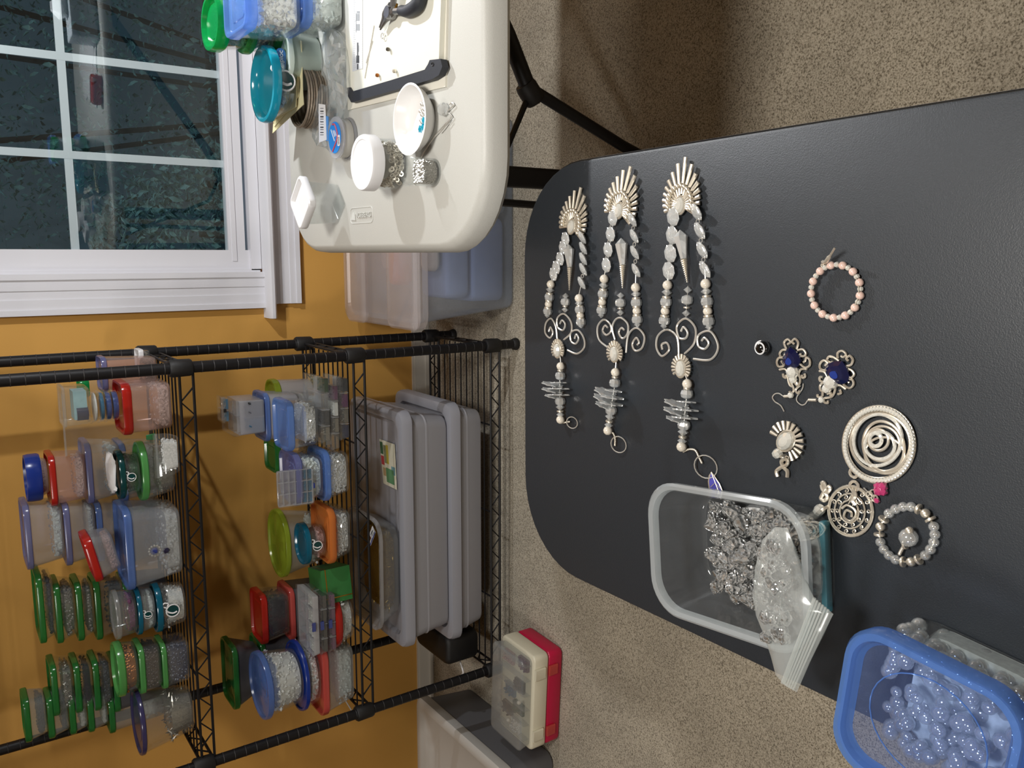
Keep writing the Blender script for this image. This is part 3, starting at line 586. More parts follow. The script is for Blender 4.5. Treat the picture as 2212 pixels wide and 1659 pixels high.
# ------------------------------------------------------------------ bottom shelf: two grey lidded storage boxes and an open tub
def tote(label, c, w, d, h, lidm, bodym, lt=.035, r=.03, rib=True, contents=None, rim=.012):
    t = thing('storage_box', label, 'storage box', c)
    body_mesh(MB(), w*.93, d*.93, w*.98, d*.98, h-lt*.5, r, .002).build('body', bodym, t)
    l = MB().loft([rr(w, d, r, h-lt), rr(w+rim, d+rim, r+.004, h-lt*.85), rr(w+rim, d+rim, r+.004, h-lt*.35), rr(w+rim*.4, d+rim*.4, r, h-.003), rr(w-.02, d-.02, r, h), rr(w-.045, d-.045, r, h-.002), rr(w-.06, d-.06, r*.8, h-.012), rr(w*.5, d*.4, r*.5, h-.012)]).build('lid', lidm, t)
    for x in (): MB().loft([rr(.035, .012, .003, h-lt*1.1, 3, x, -d/2-.006), rr(.035, .016, .003, h-lt*.2, 3, x, -d/2-.006)]).build('latch', lidm, l)
    if rib:
        zr = h*.45
        MB().loft([rr(w*.955, d*.955, r, zr-.004), rr(w*.963, d*.963, r, zr), rr(w*.958, d*.958, r, zr+.004)], False, False).build('body_ridge', bodym, t)
    if contents:
        for (x, y, z, a, b, e, m) in contents:
            rbox(MB(), a, b, e, .02, z, .008, x, y).build('contents', m, t)
    return t
GREYB = plast('grey_box_body', hexl('d4d4da'), .58, .35, (.75, .75, .78), .6)
xr, xl = atY(1020, 872, .03).x, atY(1030, 1368, .03).x
h1 = atY(972, 1120, .03).z-ZB; W1 = xr-xl
SH1, SH2 = mat('folded_cloth', '3f434c', .9), mat('tan_bundle', '8d7866', .9)
tote('lower grey storage box on the bottom shelf', ((xr+xl)/2, .185, ZB), W1, .315, h1, LID['grey'], GREYB, contents=[(.12, -.08, .004, .12, .08, .06, SH1), (-.15, -.08, .004, .12, .08, .05, SH2)])
xr, xl = atY(930, 888, .03).x, atY(930, 1385, .03).x
h2 = atY(868, 1120, .03).z-ZB-h1-.001; W2 = xr-xl
ZG = ZB+h1+h2
tote('upper grey storage box on the bottom shelf with a colourful sticker', ((xr+xl)/2, .185, ZB+h1+.001), W2, .315, h2, LID['grey'], GREYB, contents=[(0, -.05, .004, .3, .12, .05, SH1)])
M['sticker'] = mat('sticker_paper', 'd8d4bf', .6)
st = thing('sticker', 'torn colourful paper sticker on the upper grey box lid', 'sticker', tuple(at(842, 1002, ZG-.008)), (0, 0, 0))
q = [at(820, 948, ZG-.008), at(853, 960, ZG-.008), at(858, 1058, ZG-.008), at(829, 1044, ZG-.008)]
L0 = st.location
def quad(pts, dz, m, nm, t=.0004):
    mb = MB(); n_ = len(pts); b0 = [Vector(p)-L0+Vector((0, 0, dz)) for p in pts]; mb.loft([b0, [p+Vector((0, 0, t)) for p in b0]]); return mb.build(nm, m, st)
quad(q, .0005, 'sticker', 'paper')
def lerp2(u, v): return q[0]*(1-u)*(1-v)+q[1]*u*(1-v)+q[2]*u*v+q[3]*(1-u)*v
for (u0, u1, v0, v1, c_) in ((.02, .2, .05, .32, '3f6a4c'), (.02, .22, .36, .56, 'b8434c'), (.4, .55, .08, .5, 'c4b24a'), (.3, .85, .6, .92, '5f8f66'), (.1, .3, .62, .8, 'b59a72'), (.25, .45, .1, .5, '80886a'), (.7, .95, .52, .7, '6f98a0')):
    quad([lerp2(u0, v0), lerp2(u1, v0), lerp2(u1, v1), lerp2(u0, v1)], .0011, mat('sticker_ink', c_, .6), 'printed_patch')
tub = thing('open_tub', 'open frosted tub of gold findings resting on the upper grey box', 'tub', tuple((at(832, 1215, ZG))), (0, 0, -.02))
tw_ = (at(850, 1110, ZG)-at(850, 1320, ZG)).length*1.08
body_mesh(MB(), tw_*.84, .17, tw_, .20, .062, .045, .0015).build('body', BODY['frost'], tub)
MB().loft([rr(tw_+.008, .208, .048, .056), rr(tw_+.010, .21, .049, .060), rr(tw_+.008, .208, .048, .065), rr(tw_-.004, .196, .044, .065), rr(tw_-.004, .196, .044, .056)], closed=True).build('rim', BODY['milky'], tub)
lb = MB().box((0, 0, 0), (.055, .022, .0006)); o_ = lb.build('label', 'white_plastic', tub); o_.location = (tw_*.36, -.06, .067); o_.rotation_euler = (0, 0, -.6)
for dx, dy, a, b, c_ in ((0, -.009, .053, .003, '22308a'), (-.012, .002, .012, .008, '6b3a20'), (.01, .003, .018, .003, '222222'), (.01, -.003, .016, .002, '333333')):
    p_ = MB().box((dx, dy, .0006), (a, b, .0006)).build('label_print', mat('label_ink', c_, .6), o_)
pile('findings_heap', 'gold findings heaped in the open frosted tub on the grey box', tub.location+Vector((0, 0, .003)), (0, 0, 0), tw_*.78, .15, tw_*.82, .16, .032, .04, 'goldb', .006, 260, 'spike', 91)
# ------------------------------------------------------------------ things on the floor and beside the shelf
t = thing('power_box', 'black box with a white cord at the left end of the bottom shelf', 'box', (-.858, .15, ZB), (0, 0, .0))
rbox(MB(), .085, .19, .105, .02, 0, .012).build('body', 'black_plastic', t)
MB().tube(crom([(-.05, -.07, .05), (-.075, -.09, .052), (-.10, -.06, .045), (-.14, -.03, .06), (-.16, .02, .02)], 6), .0022, 6).build('cord', 'white_plastic', t)
tag(MB().tube(crom([(-.93, .40, .42), (-.95, .36, .40), (-1.0, .42, .36), (-1.05, .45, .37), (-1.12, .46, .34), (-1.2, .47, .30)], 6), .0022, 6).build('white_cord', 'white_plastic'), 'thin white cord hanging behind the left shelf post', 'cord')
bn = thing('storage_bin', 'grey storage bin with a white lid standing left of the shelving unit', 'storage bin', (-1.36, .045, 0))
body_mesh(MB(), .50, .45, .52, .475, .150, .03, .003).build('body', mat('bin_grey', '66676c', .5), bn)
MB().loft([rr(.525, .485, .03, .140), rr(.53, .49, .032, .145), rr(.53, .49, .032, .168), rr(.52, .48, .03, .172), rr(.47, .43, .02, .172), rr(.46, .42, .02, .168), rr(.2, .2, .02, .168)]).build('lid', mat('bin_white', 'c2c0bc', .45), bn)
# craft case: pink base, ivory tray, clear lid
cc = thing('craft_case', 'craft case with pink base, ivory tray and clear lid on the carpet', 'case', (-.918, -.135, 0), (0, 0, -.05))
rbox(MB(), .268, .150, .046, .014, 0, .006).build('base', 'pink_plastic', cc)
tr = rbox(MB(), .270, .152, .046, .014, .047, .005).build('tray', 'ivory_plastic', cc)
ld = body_mesh(MB(), .258, .142, .250, .132, .034, .014, .0015); ld.v = [(x, y, .128-z) for x, y, z in ld.v]; ld = ld.build('lid', BODY['frost'], cc)
for x in (-.09, .085):
    MB().loft([rr(.030, .006, .002, .060, 3, x, -.079), rr(.030, .008, .002, .092, 3, x, -.079)]).build('latch', 'ivory_plastic', tr)
    MB().loft([rr(.028, .006, .002, .020, 3, x, -.078), rr(.028, .008, .002, .046, 3, x, -.078)]).build('latch', LID['coral'], cc)
for k in range(6): MB().box((-.105+k*.042, 0, .103), (.0015, .125, .018)).build('divider', BODY['frost'], tr)
for k, (fk, x, y) in enumerate((('pinkb', .09, .03), ('greyb', .03, -.02), ('tealb', .0, .02), ('greenb', -.035, -.02), ('purple', .1, -.035), ('white', -.09, -.01), ('black', -.06, .03))):
    m_ = MB(); rn = random.Random(k)
    m_.box((x, y, .097), (.032, .04, .008))
    for q in range(24): m_.ball((x+rn.uniform(-.017, .017), y+rn.uniform(-.02, .02), .102+rn.uniform(0, .003)), .0035, 1)
    o_ = m_.build('tray_beads', FILL[fk], tr); o_['kind'] = 'stuff'
MB().box((.105, .0, .112), (.012, .085, .004)).build('bead_vial', BODY['frost'], tr)
for p_ in ((.0, -.045, .1165), (-.075, .0, .1165)): MB().ball(p_, .006, 2).build('pearl', 'pearl_white', tr)
# big clear bin behind the white table
tb = thing('clear_bin', 'large clear bin with milky lid standing on the carpet behind the white table', 'storage bin', (.345, .215, 0))
body_mesh(MB(), .50, .40, .56, .43, .285, .03, .002).build('body', plast('bin_clear', (.66, .72, .80), .22, .2, (.93, .95, .98), .9), tb)
ldm = plast('bin_lid', (.84, .80, .80), .26, .22, (.97, .95, .95), .8)
MB().loft([rr(.57, .44, .03, .272), rr(.588, .456, .034, .278), rr(.588, .456, .034, .298), rr(.575, .445, .03, .303), rr(.54, .40, .03, .303), rr(.53, .39, .025, .296), rr(.2, .15, .02, .296)]).build('lid', ldm, tb)
MB().loft([rr(.59, .16, .02, .296, 4, 0, -.14), rr(.592, .165, .02, .304, 4, 0, -.14), rr(.58, .15, .02, .310, 4, 0, -.14)]).build('lid_band', ldm, tb)
MB().loft([rr(.59, .12, .02, .296, 4, 0, .14), rr(.592, .125, .02, .304, 4, 0, .14), rr(.58, .11, .02, .310, 4, 0, .14)]).build('lid_band', ldm, tb)
for (x, y, z, a, b, e, c_) in ((-.12, -.08, .01, .22, .18, .10, '93a4cc'), (.10, -.08, .01, .2, .2, .13, '84909c'), (-.13, -.10, .12, .18, .14, .07, 'a0b0d8'), (.05, .1, .01, .4, .15, .2, 'aa9c94'), (-.12, .02, .20, .14, .06, .05, 'c8683c'), (-.05, -.12, .20, .2, .08, .02, 'd8d0c8')):
    rbox(MB(), a, b, e, .02, z, .01, x, y).build('contents', mat('bin_contents', c_, .8, var=.15, vscale=20), tb)
# ------------------------------------------------------------------ white folding table
HW = .740
M['table_white'] = mat('moulded_table_top', 'bdbdb8', .42, var=.06, vscale=700, bump=.10, bscale=900, spec=.4)
wt = thing('folding_table', 'white moulded plastic folding table with black steel legs under the window', 'table', (.87, -.662, 0))
WTw, WTd = 1.246, .652
MB().loft([rr(WTw-.02, WTd-.02, .10, HW-.034, 8), rr(WTw+.004, WTd+.004, .11, HW-.036, 8), rr(WTw+.012, WTd+.012, .114, HW-.030, 8), rr(WTw+.008, WTd+.008, .112, HW-.012, 8), rr(WTw-.002, WTd-.002, .108, HW-.004, 8), rr(WTw-.014, WTd-.014, .104, HW, 8), rr(.2, .1, .04, HW, 8)]).build('table_top', 'table_white', wt)
def lw(p): return Vector(p)-wt.location
c0 = at(781, 465, HW)-wt.location
badge = MB().tube([Vector(p)+c0 for p in rr(.0235, .082, .008, .0002, 4)], .0007, 6, closed=True).build('badge_rim', 'table_white', wt)
mt = Matrix.Translation(c0+Vector((0, -.011, .0008))) @ Matrix.Rotation(-PI/2, 4, 'Z') @ Matrix.Diagonal((1.28, 1, 1, 1))
text('badge_lettering', 'ICEBERG', .0105, 'table_white', wt, mt, .0012)
ic = MB().loft([[Vector(p)+c0 for p in ((-.006, .037, z), (-.007, .020, z), (.002, .021, z), (.0065, .0265, z), (.003, .031, z))] for z in (0, .0018)]).build('badge_iceberg', 'table_white', wt)
bl = 'black_metal'
K = lw((.544, -.50, .320))
MB().tube([K, lw((.64, -.50, .371)), lw((1.12, -.52, .70))], .0155, 12).build('leg_brace', bl, wt)
MB().tube([K+Vector((.012, 0, .012)), lw((.462, -.50, .081)), lw((.44, -.50, .012))], .0115, 12).build('leg', bl, wt)
MB().tube([K, lw((.442, -.50, .371)), lw((.30, -.50, .70))], .0062, 8).build('brace_rod', bl, wt)
MB().lathe([(.019, -.02), (.021, -.012), (.021, .016), (.018, .022)], 12, align(K, (-.34, 0, -.3))).build('brace_sleeve', 'black_plastic', wt)
for s in (-1, 1): MB().ball(K+Vector((.013*s, -.004, .016*s)), .007, 1).build('bolt', 'black_plastic', wt)
for y, nm in ((-.50, 'leg'), (-.82, 'leg')):
    pass
rbox(MB(), .040, .030, .69, .008, .012, .002).build('leg', bl, wt).location = lw((.388, -.47, 0))
MB().tube([lw((.345, -.50, .70)), lw((.330, -.46, .02))], .0075, 8).build('leg_rod', bl, wt)
MB().tube([lw((.388, -.60, .02)), lw((.388, -.36, .02))], .016, 10).build('foot', bl, wt)
for y in (-.9, -.45):
    MB().tube([lw((1.35, y, .70)), lw((1.35, y, .012))], .0155, 10).build('leg', bl, wt)
# ---- things on the white table
def thick(pts, z0, z1, m, name, parent=None, org=None):
    mb = MB(); org = org or Vector((0, 0, 0))
    mb.loft([[Vector((p.x, p.y, z0))-org for p in pts], [Vector((p.x, p.y, z1))-org for p in pts]]); return mb.build(name, m, parent)
def PX(pts, z): return [at(x, y, z) for x, y in pts]
org = at(860, 100, HW)
cb = thing('cutting_board', 'white cutting board with charcoal end grip on the folding table', 'cutting board', tuple(org))
thick(PX([(752, -60), (971, -60), (966, 188), (755, 238)], HW), HW, HW+.003, mat('board_sheet', 'dfdcd0', .5), 'under_sheet', cb, org)
thick(PX([(752, -60), (964, -60), (957, 130), (940, 150), (765, 203), (757, 198)], HW+.004), HW+.0032, HW+.010, mat('board_white', 'd9d8cc', .3), 'board', cb, org)
hp = [(180, 1050), (215, 1045), (245, 1095), (700, 962), (1110, 835), (1150, 770), (1170, 720), (1300, 705), (1322, 800), (1280, 900), (1200, 950), (300, 1210), (230, 1225), (192, 1150)]
gp = thick(PX([(720+x/5.53, y/5.53) for x, y in hp], HW+.010), HW+.003, HW+.0125, 'charcoal', 'end_grip', cb, org)
MB().tube([p-org for p in PX([(720+1185/5.53+2.6*math.cos(a), 768/5.53+3.6*math.sin(a)) for a in [k*.7 for k in range(9)]], HW+.0128)], .0007, 5, closed=True).build('hang_hole', 'black_plastic', gp)
rs = thick(PX([(762, -60), (784, -60), (784, 148), (762, 155)], HW+.010), HW+.0101, HW+.0106, mat('print_strip', 'c4c6c8', .5), 'ruler_strip', cb, org)
INK = mat('ink', '3a3c40', .7); INKL = mat('ink_light', '8a8d90', .7)
tk = MB()
for k in range(52):
    y = -55+k*4.0
    for xa, ln in ((763.5, 3.0 if k % 5 else 5.0), (781.5, 1.6)):
        a, b = at(xa, y, HW+.0107)-org, at(xa+ln, y, HW+.0107)-org; tk.tube([a, b], .00022, 4)
tk = tk.build('ruler_ticks', INKL, rs); tk['kind'] = 'stuff'
for (x0, x1, y0, y1, m_) in ((770, 776.5, 30, 45, INKL), (771, 777, 24, 29, INKL), (770, 777, 52, 66, INKL), (771.5, 774, 92, 120, INK), (770, 776, 120, 136, INK), (771.5, 774, 138, 150, INK), (768.8, 769.6, 28, 70, INKL), (774.6, 775.4, 98, 112, INKL)):
    thick(PX([(x0, y0), (x1, y0), (x1, y1), (x0, y1)], HW+.0107), HW+.0106, HW+.0109, m_, 'strip_print', rs, org)
# pliers
po = at(850, 25, HW+.012)
pl = thing('pliers', 'needle nose pliers with dark grey grips on the cutting board', 'pliers', tuple(po))
zz = HW+.018
def ppts(l): return [Vector((p.x, p.y, zz))-po for p in PX(l, zz)]
GM = mat('tool_steel', '8f9092', .3, .9)
for l_ in ([(820, 59), (829, 41), (834, 28), (846, 12)], [(821.5, 64), (833, 44), (843, 33), (853, 21)]):
    a = ppts(l_); MB().tube(crom(a, 4), [.0012+.0042*min(1, k/8) for k in range(len(crom(a, 4)))], 8).build('jaw', GM, pl)
MB().lathe([(.008, -.006), (.009, -.003), (.009, .003), (.008, .006)], 14, Matrix.Translation(ppts([(843, 27)])[0])).build('pivot', GM, pl)
MB().tube(crom(ppts([(847, 25), (862, 24), (868, 22)]), 4), .0045, 8).build('shank', GM, pl)
a = crom(ppts([(866, 23), (880, 24), (897, 15), (906, 2), (910, -25), (908, -70)]), 6); MB().tube(a, [.0065+.0025*math.sin(PI*k/len(a)) for k in range(len(a))], 10).build('grip', 'charcoal', pl)
MB().tube(crom(ppts([(848, 16), (850, 2), (852, -12)]), 4), .0045, 8).build('shank', GM, pl)
a = crom(ppts([(852, -10), (856, -30), (862, -55), (862, -95)]), 6); MB().tube(a, .008, 10).build('grip', 'charcoal', pl)
MB().tube(crom(ppts([(852, 20), (856, 14), (858, 8)]), 4), .0015, 5).build('spring', 'gold', pl)
for nm, l_, lab in (('pin', [(808, 55), (788, 169)], 'long head pin lying on the cutting board'), ('pin', [(805, 88), (791, 136)], 'short head pin lying on the cutting board beside the long one')):
    a = [at(x, y, HW+.0107) for x, y in l_]; o_ = MB().tube([p-a[0] for p in a], .0006, 5).build(nm, M['bright_wire']); o_.location = a[0]; tag(o_, lab, 'pin')
for (x, y, m_, lab) in ((829, 78, 'bright_wire', 'tiny open silver ring on the cutting board near the pliers tip'), (841, 107, 'dark_silver', 'tiny dark silver bead in the middle of the cutting board'), (855, 154, 'silver', 'tiny silver bead beside the charcoal grip'), (818, 163, 'copper', 'tiny copper bead near the end grip')):
    p_ = at(x, y, HW+.0115); r_ = .0028
    mb = MB()
    if 'ring' in lab: mb.tube([(r_*1.3*math.cos(k*PI/8), r_*1.3*math.sin(k*PI/8), 0) for k in range(16)], .0006, 5, closed=True)
    else: mb.lathe([(.0008, -r_*.8), (r_*.8, -r_*.7), (r_, 0), (r_*.8, r_*.7), (.0008, r_*.8)], 12)
    o_ = mb.build('tiny_bead', FILL['copper'] if m_ == 'copper' else m_); o_.location = p_+Vector((0, 0, r_*.8)); tag(o_, lab, 'bead')
# white bowl with loose beads
cb_ = at(884, 258, HW+.023); cb_.z = HW; R = .0445
bo = thing('small_bowl', 'small white bowl with silver and aqua beads on the folding table', 'bowl', tuple(cb_))
MB().lathe([(.026, 0), (.030, .0015), (.040, .012), (R, .022), (R+.0012, .0235), (R-.0015, .024), (R-.004, .021), (.036, .0105), (.028, .004), (.001, .003)], 40).build('bowl', mat('bowl_white', 'e4e3e2', .25), bo)
rn = random.Random(5)
for k in range(12):
    a = rn.uniform(-.7, .9); q = rn.uniform(.006, .026)
    p_ = Vector((q*math.sin(a)*1.0+.006, -q*math.cos(a)+.004, .0065+q*q*5)); o_ = MB().ball((0, 0, 0), .0034, 2).build('silver_ball', 'bright_wire'); o_.location = cb_+p_
    tag(o_, 'small silver ball bead lying in the white bowl', 'bead', 'silver balls in the white bowl')
for k, (dx, dy) in enumerate(((-.013, -.012), (-.012, -.022), (-.004, -.024))):
    o_ = MB().ball((0, 0, 0), (.0055, .004, .0035), 1).build('aqua_gem', mat('aqua_gem', '1492ae', .06, spec=.9, coat=1), flat=True); o_.location = cb_+Vector((dx, dy, .012+(dx*dx+dy*dy)*4))
    tag(o_, ('aqua gem furthest left in the white bowl', 'aqua gem nearest the front in the white bowl', 'pale aqua gem beside the silver balls in the white bowl')[k], 'gem')
# crystal on a long wire
o0 = at(962, 236, HW+.004)
cw = thing('wired_crystal', 'round crystal on a long bent silver wire beside the white bowl', 'jewellery', tuple(o0))
MB().lathe([(.001, -.0045), (.006, -.003), (.0085, 0), (.006, .003), (.001, .0045)], 10, Matrix.Translation(at(957, 236, HW+.006)-o0) @ Matrix.Rotation(.5, 4, 'X')).build('crystal', 'crystal_clear', cw, flat=True)
a = [at(x, y, HW+.003)-o0 for x, y in ((905, 347), (935, 300), (972, 257), (975, 250), (970, 245), (965, 243), (975, 232), (980, 226), (976, 222), (971, 226))]
MB().tube(crom(a, 5), .0008, 6).build('wire', 'bright_wire', cw)
a = [at(x, y, HW+.0042)-o0 for x, y in ((972, 258), (960, 275), (950, 287))]; MB().tube(crom(a, 4), .0008, 6).build('wire', 'bright_wire', cw)
def stand(px, py, r, z):                               # centre of an upright round thing whose front foot is seen at px,py
    p = at(px, py, z); v = Vector((p.x-CAM.x, p.y-CAM.y, 0)).normalized(); return p+v*r
# jar of silver rings with white screw lid
r_ = .0355; c_ = stand(884, 358, r_, HW); hj = atY(781, 350, c_.y).z-HW
jr = thing('screw_jar', 'clear jar of silver rings with a white screw lid on the folding table', 'jar', tuple(c_))
MB().lathe([(.030, 0), (.0345, .004), (.0345, hj-.018), (.0325, hj-.014), (.0325, hj-.006), (.031, hj-.006), (.031, hj-.014), (.033, hj-.019), (.033, .005), (.028, .002)], 40).build('glass', BODY['clear'], jr)
MB().lathe([(.0365, hj-.018), (.038, hj-.017), (.038, hj-.003), (.0365, hj), (.031, hj), (.030, hj-.0008), (.001, hj-.0008)], 40).build('lid', 'white_plastic', jr)
rg = MB(); rn = random.Random(8)
for k in range(170):
    a = rn.uniform(0, 2*PI); q = .0305*math.sqrt(rn.uniform(.72, 1)); z_ = rn.uniform(.004, hj-.028)
    Rm = Matrix.Translation((q*math.cos(a), q*math.sin(a), z_)) @ Matrix.Rotation(a+rn.uniform(-.6, .6), 4, 'Z') @ Matrix.Rotation(PI/2+rn.uniform(-.8, .8), 4, 'Y')
    rg.loft([[(rad*math.cos(2*PI*j/9), rad*math.sin(2*PI*j/9), h_) for j in range(9)] for rad, h_ in ((.0034, -.0008), (.0034, .0008), (.0020, .0008), (.0020, -.0008))], closed=True, mx=Rm)
rg.lathe([(.024, .004), (.024, hj-.032)], 16)
o_ = rg.build('ring_heap', 'silver'); o_.location = c_; tag(o_, 'silver rings heaped inside the white lidded screw jar', 'beads', kind='stuff')
# small open cup of seed beads
r_ = .0200; c_ = stand(955, 374, r_, HW); hc = atY(880, 371, c_.y).z-HW
cu = thing('small_cup', 'small open clear cup of fine silver seed beads on the folding table', 'cup', tuple(c_))
MB().lathe([(.0165, 0), (.018, .002), (.0185, hc-.002), (.0195, hc-.001), (.0195, hc), (.0178, hc), (.0172, .003), (.012, .002)], 32).build('cup', BODY['clear'], cu)
pile('seed_beads', 'fine silver seed beads inside the small open cup', c_+Vector((0, 0, .002)), (0, 0, 0), .033, .033, .034, .034, hc*.58, .0165, 'silver', .0021, 420, 'ball', 77)
# square jar with white lid, turned on its corner
c_ = at(716, 440, HW); c_.z = HW
hq = .066
sj = thing('square_jar', 'small square clear jar with white lid near the back corner of the folding table', 'jar', tuple(at(719, 440, HW+.010)-Vector((0, 0, .010))), (0, 0, .72))
body_mesh(MB(), .046, .046, .050, .050, hq-.012, .004, .001).build('body', BODY['clear'], sj)
MB().loft([rr(.062, .062, .010, hq-.012), rr(.064, .064, .011, hq-.010), rr(.064, .064, .011, hq-.002), rr(.061, .061, .010, hq), rr(.056, .056, .009, hq), rr(.050, .050, .008, hq-.005), rr(.01, .01, .002, hq-.005)]).build('lid', 'white_plastic', sj)
# spool of clear cord
c_ = at(762, 298, HW); 
sp = thing('cord_spool', 'flat spool of clear cord with a blue round label', 'spool', tuple(c_+Vector((0, .012, 0))))
MB().lathe([(.031, 0), (.032, .002), (.031, .004), (.020, .005), (.020, .019), (.031, .020), (.032, .022), (.031, .024), (.001, .024)], 36).build('spool', BODY['milky'], sp)
MB().lathe([(.0285, .005), (.029, .006), (.029, .018), (.0285, .019)], 30).build('cord', plast('cord', (.82, .80, .74), .7, .2), sp)
lbm = MB().lathe([(.0235, .0242), (.0235, .0247), (.001, .0247)], 32).build('label', mat('label_blue', '1b7fd0', .4), sp)
MB().tube(crom([(-.020, .008, .025), (0, -.012, .025), (.018, -.004, .025), (.020, .006, .025)], 5), .0014, 6).build('label_swoosh', mat('label_red', 'c4505a', .5), lbm)
MB().loft([[(x-.006, y-.016, z) for x, y, z in rr(.016, .010, .002, .0249)], [(x-.006, y-.016, z) for x, y, z in rr(.016, .010, .002, .0252)]]).build('label_panel', 'white_plastic', lbm)
for k in range(5): MB().box((-.011+k*.0022, -.016, .0254), (.0009, .006, .0003)).build('label_barcode', INK, lbm)
for k, (x, y, w_) in enumerate(((.004, .006, .022), (.006, .001, .012), (.006, -.004, .010))):
    o_ = MB().box((0, 0, 0), (w_, .0022, .0004)).build('label_line', 'white_plastic', lbm); o_.location = (x, y, .025); o_.rotation_euler = (0, 0, .6)
# crumpled bag with barcode card
def puff(out, th, m, name, parent, org, zc=0, rings=5, jit=0, seed=1, flat=False, drop=None):
    """puffy pillow over an outline of floor points"""
    rn = random.Random(seed); n_ = len(out); ce = sum(out, Vector((0, 0, 0)))/n_; secs = []
    seq = [(.06, 1), (.35, .93), (.6, .78), (.82, .52), (.95, .24), (1, .05)]
    for s, h_ in seq + [(s, -h_) for s, h_ in reversed(seq[:-1])]:
        ring = []
        for p in out:
            q = ce+(p-ce)*s; j = Vector((rn.uniform(-jit, jit), rn.uniform(-jit, jit), rn.uniform(-jit, jit))) if s < .99 else Vector((0, 0, 0))
            ring.append(Vector((q.x, q.y, q.z+zc+(th if h_ > 0 else th*.9)*h_))-org+j)
        secs.append(ring)
    return MB().loft(secs).build(name, m, parent, flat=flat)
org = at(712, 262, HW)
bg = thing('plastic_bag', 'crumpled clear plastic bag with a white barcode card on the folding table', 'bag', tuple(org))
puff(crom(PX([(674, 205), (688, 182), (715, 190), (738, 215), (742, 250), (735, 290), (745, 322), (735, 342), (705, 320), (682, 310), (673, 260)], HW+.012), 3, True), .011, plast('bag_film', (.75, .78, .80), .16, .12, (.95, .97, .98), 1.6), 'film', bg, org, 0, 5, .0025, 3, flat=True)
cdp = [at(x, y, HW+.026) for x, y in ((687, 224), (701, 226), (704, 302), (688, 308))]
cd = thick(cdp, HW+.0245, HW+.0252, 'white_plastic', 'barcode_card', bg, org)
for k in range(11):
    v0 = (k+.6)/11.5; y0 = 230+v0*66; hgt = (1.2, 2.6, 1.0, 3.2, 1.6, 2.2, 1.0, 2.8, 1.4, 2.0, 1.2)[k]
    thick(PX([(692, y0), (699, y0), (699, y0+hgt), (692, y0+hgt)], HW+.0252), HW+.0252, HW+.0255, INK, 'barcode_bar', cd, org)
thick(PX([(704, 250), (709, 252), (709, 305), (704, 304)], HW+.024), HW+.023, HW+.0243, mat('card_blue', '4a86c4', .5), 'blue_card', bg, org)
# clear bag of crystals behind the board
org = at(728, 145, HW)
b2 = thing('crystal_bag', 'clear bag of large crystals lying between the board and the coil', 'bag', tuple(org))
puff(crom(PX([(702, 75), (722, 62), (742, 90), (752, 150), (752, 215), (740, 238), (728, 200), (705, 180), (698, 130)], HW+.014), 3, True), .013, plast('bag_film_b', (.78, .80, .80), .2, .12, (.95, .97, .98), 1.6), 'film', b2, org, 0, 5, .003, 6, flat=True)
rn = random.Random(3)
for k in range(9):
    o_ = MB().ball((0, 0, 0), (.006, .0045, .011), 0).build('bagged_crystal', M['crystal']); o_.location = at(720+rn.uniform(-12, 24), 85+k*15, HW+.016); o_.rotation_euler = (rn.uniform(0, 3), rn.uniform(0, 3), rn.uniform(0, 3))
    tag(o_, 'large pointed crystal inside the clear bag beside the cutting board', 'crystal', 'crystals in the clear bag by the cutting board')
# coil of brown wire, cards on it, bowl on the cards
cz = .042; c_ = at(668, 212, HW+.015); c_.z = HW
co = thing('wire_coil', 'brown wire coil under the cream cards on the folding table', 'coil', tuple(c_))
BW = mat('brown_wire', '7c7062', .4, .3, var=.3, vscale=200)
for k in range(8): MB().tube([((.046+.001*math.sin(k*2))*math.cos(j*PI/14), (.046+.001*math.cos(k*3))*math.sin(j*PI/14), .003+k*.0042) for j in range(28)], .0023, 6, closed=True).build('turn', BW, co)
zc = HW+.0375
org = at(640, 190, zc)
cr = thing('cream_cards', 'cream paper cards spread under the aqua lidded bowl', 'cards', tuple(org))
CR = mat('cream_card', 'cfc7a0', .6, var=.08, vscale=30)
for k, l_ in enumerate(([(600, 150), (628, 82), (652, 88), (655, 200), (657, 226), (590, 288)], [(607, 140), (638, 88), (650, 95), (648, 210), (596, 275)], [(598, 170), (620, 110), (642, 100), (650, 150), (646, 232), (592, 262)])):
    thick(PX(l_, zc), zc+k*.0022, zc+.0012+k*.0022, CR, 'card', cr, org)
zb = zc+.0078
rb = .0575; c_ = stand(640, 190, .040, zb); hb = atY(566, 187, c_.y).z-zb
tl = thing('lidded_bowl', 'clear round bowl with bright aqua lid and white print on the cream cards', 'bowl', tuple(c_))
MB().lathe([(.034, 0), (.038, .003), (.050, hb*.5), (rb-.002, hb-.010), (rb-.0035, hb-.010), (.0485, hb*.5), (.037, .005), (.03, .002)], 44).build('body', BODY['clear'], tl)
MB().lathe([(rb-.001, hb-.014), (rb+.002, hb-.012), (rb+.0025, hb-.005), (rb+.001, hb), (rb-.003, hb+.001), (rb-.006, hb-.001), (rb-.009, hb-.010), (.001, hb-.010)], 44).build('lid', LID['aqua'], tl)
bowl_logo(tl, .1, .092, hb, hb*.47, .030)
ov = MB().loft([[(x+.034, -.034, hb*.52+y) for x, y, z in rr(.034, .016, .008, 0)], [(x+.034, -.0355, hb*.52+y) for x, y, z in rr(.034, .016, .008, 0)]]).build('brand_oval', mat('brand_blue', '2a66a8', .4), tl); ov.rotation_euler = (0, 0, 0)
text('brand_name', 'Ziploc', .011, 'white_plastic', tl, Matrix.Translation((.034, -.0358, hb*.52)) @ Matrix.Rotation(PI/2, 4, 'X'), .0003)
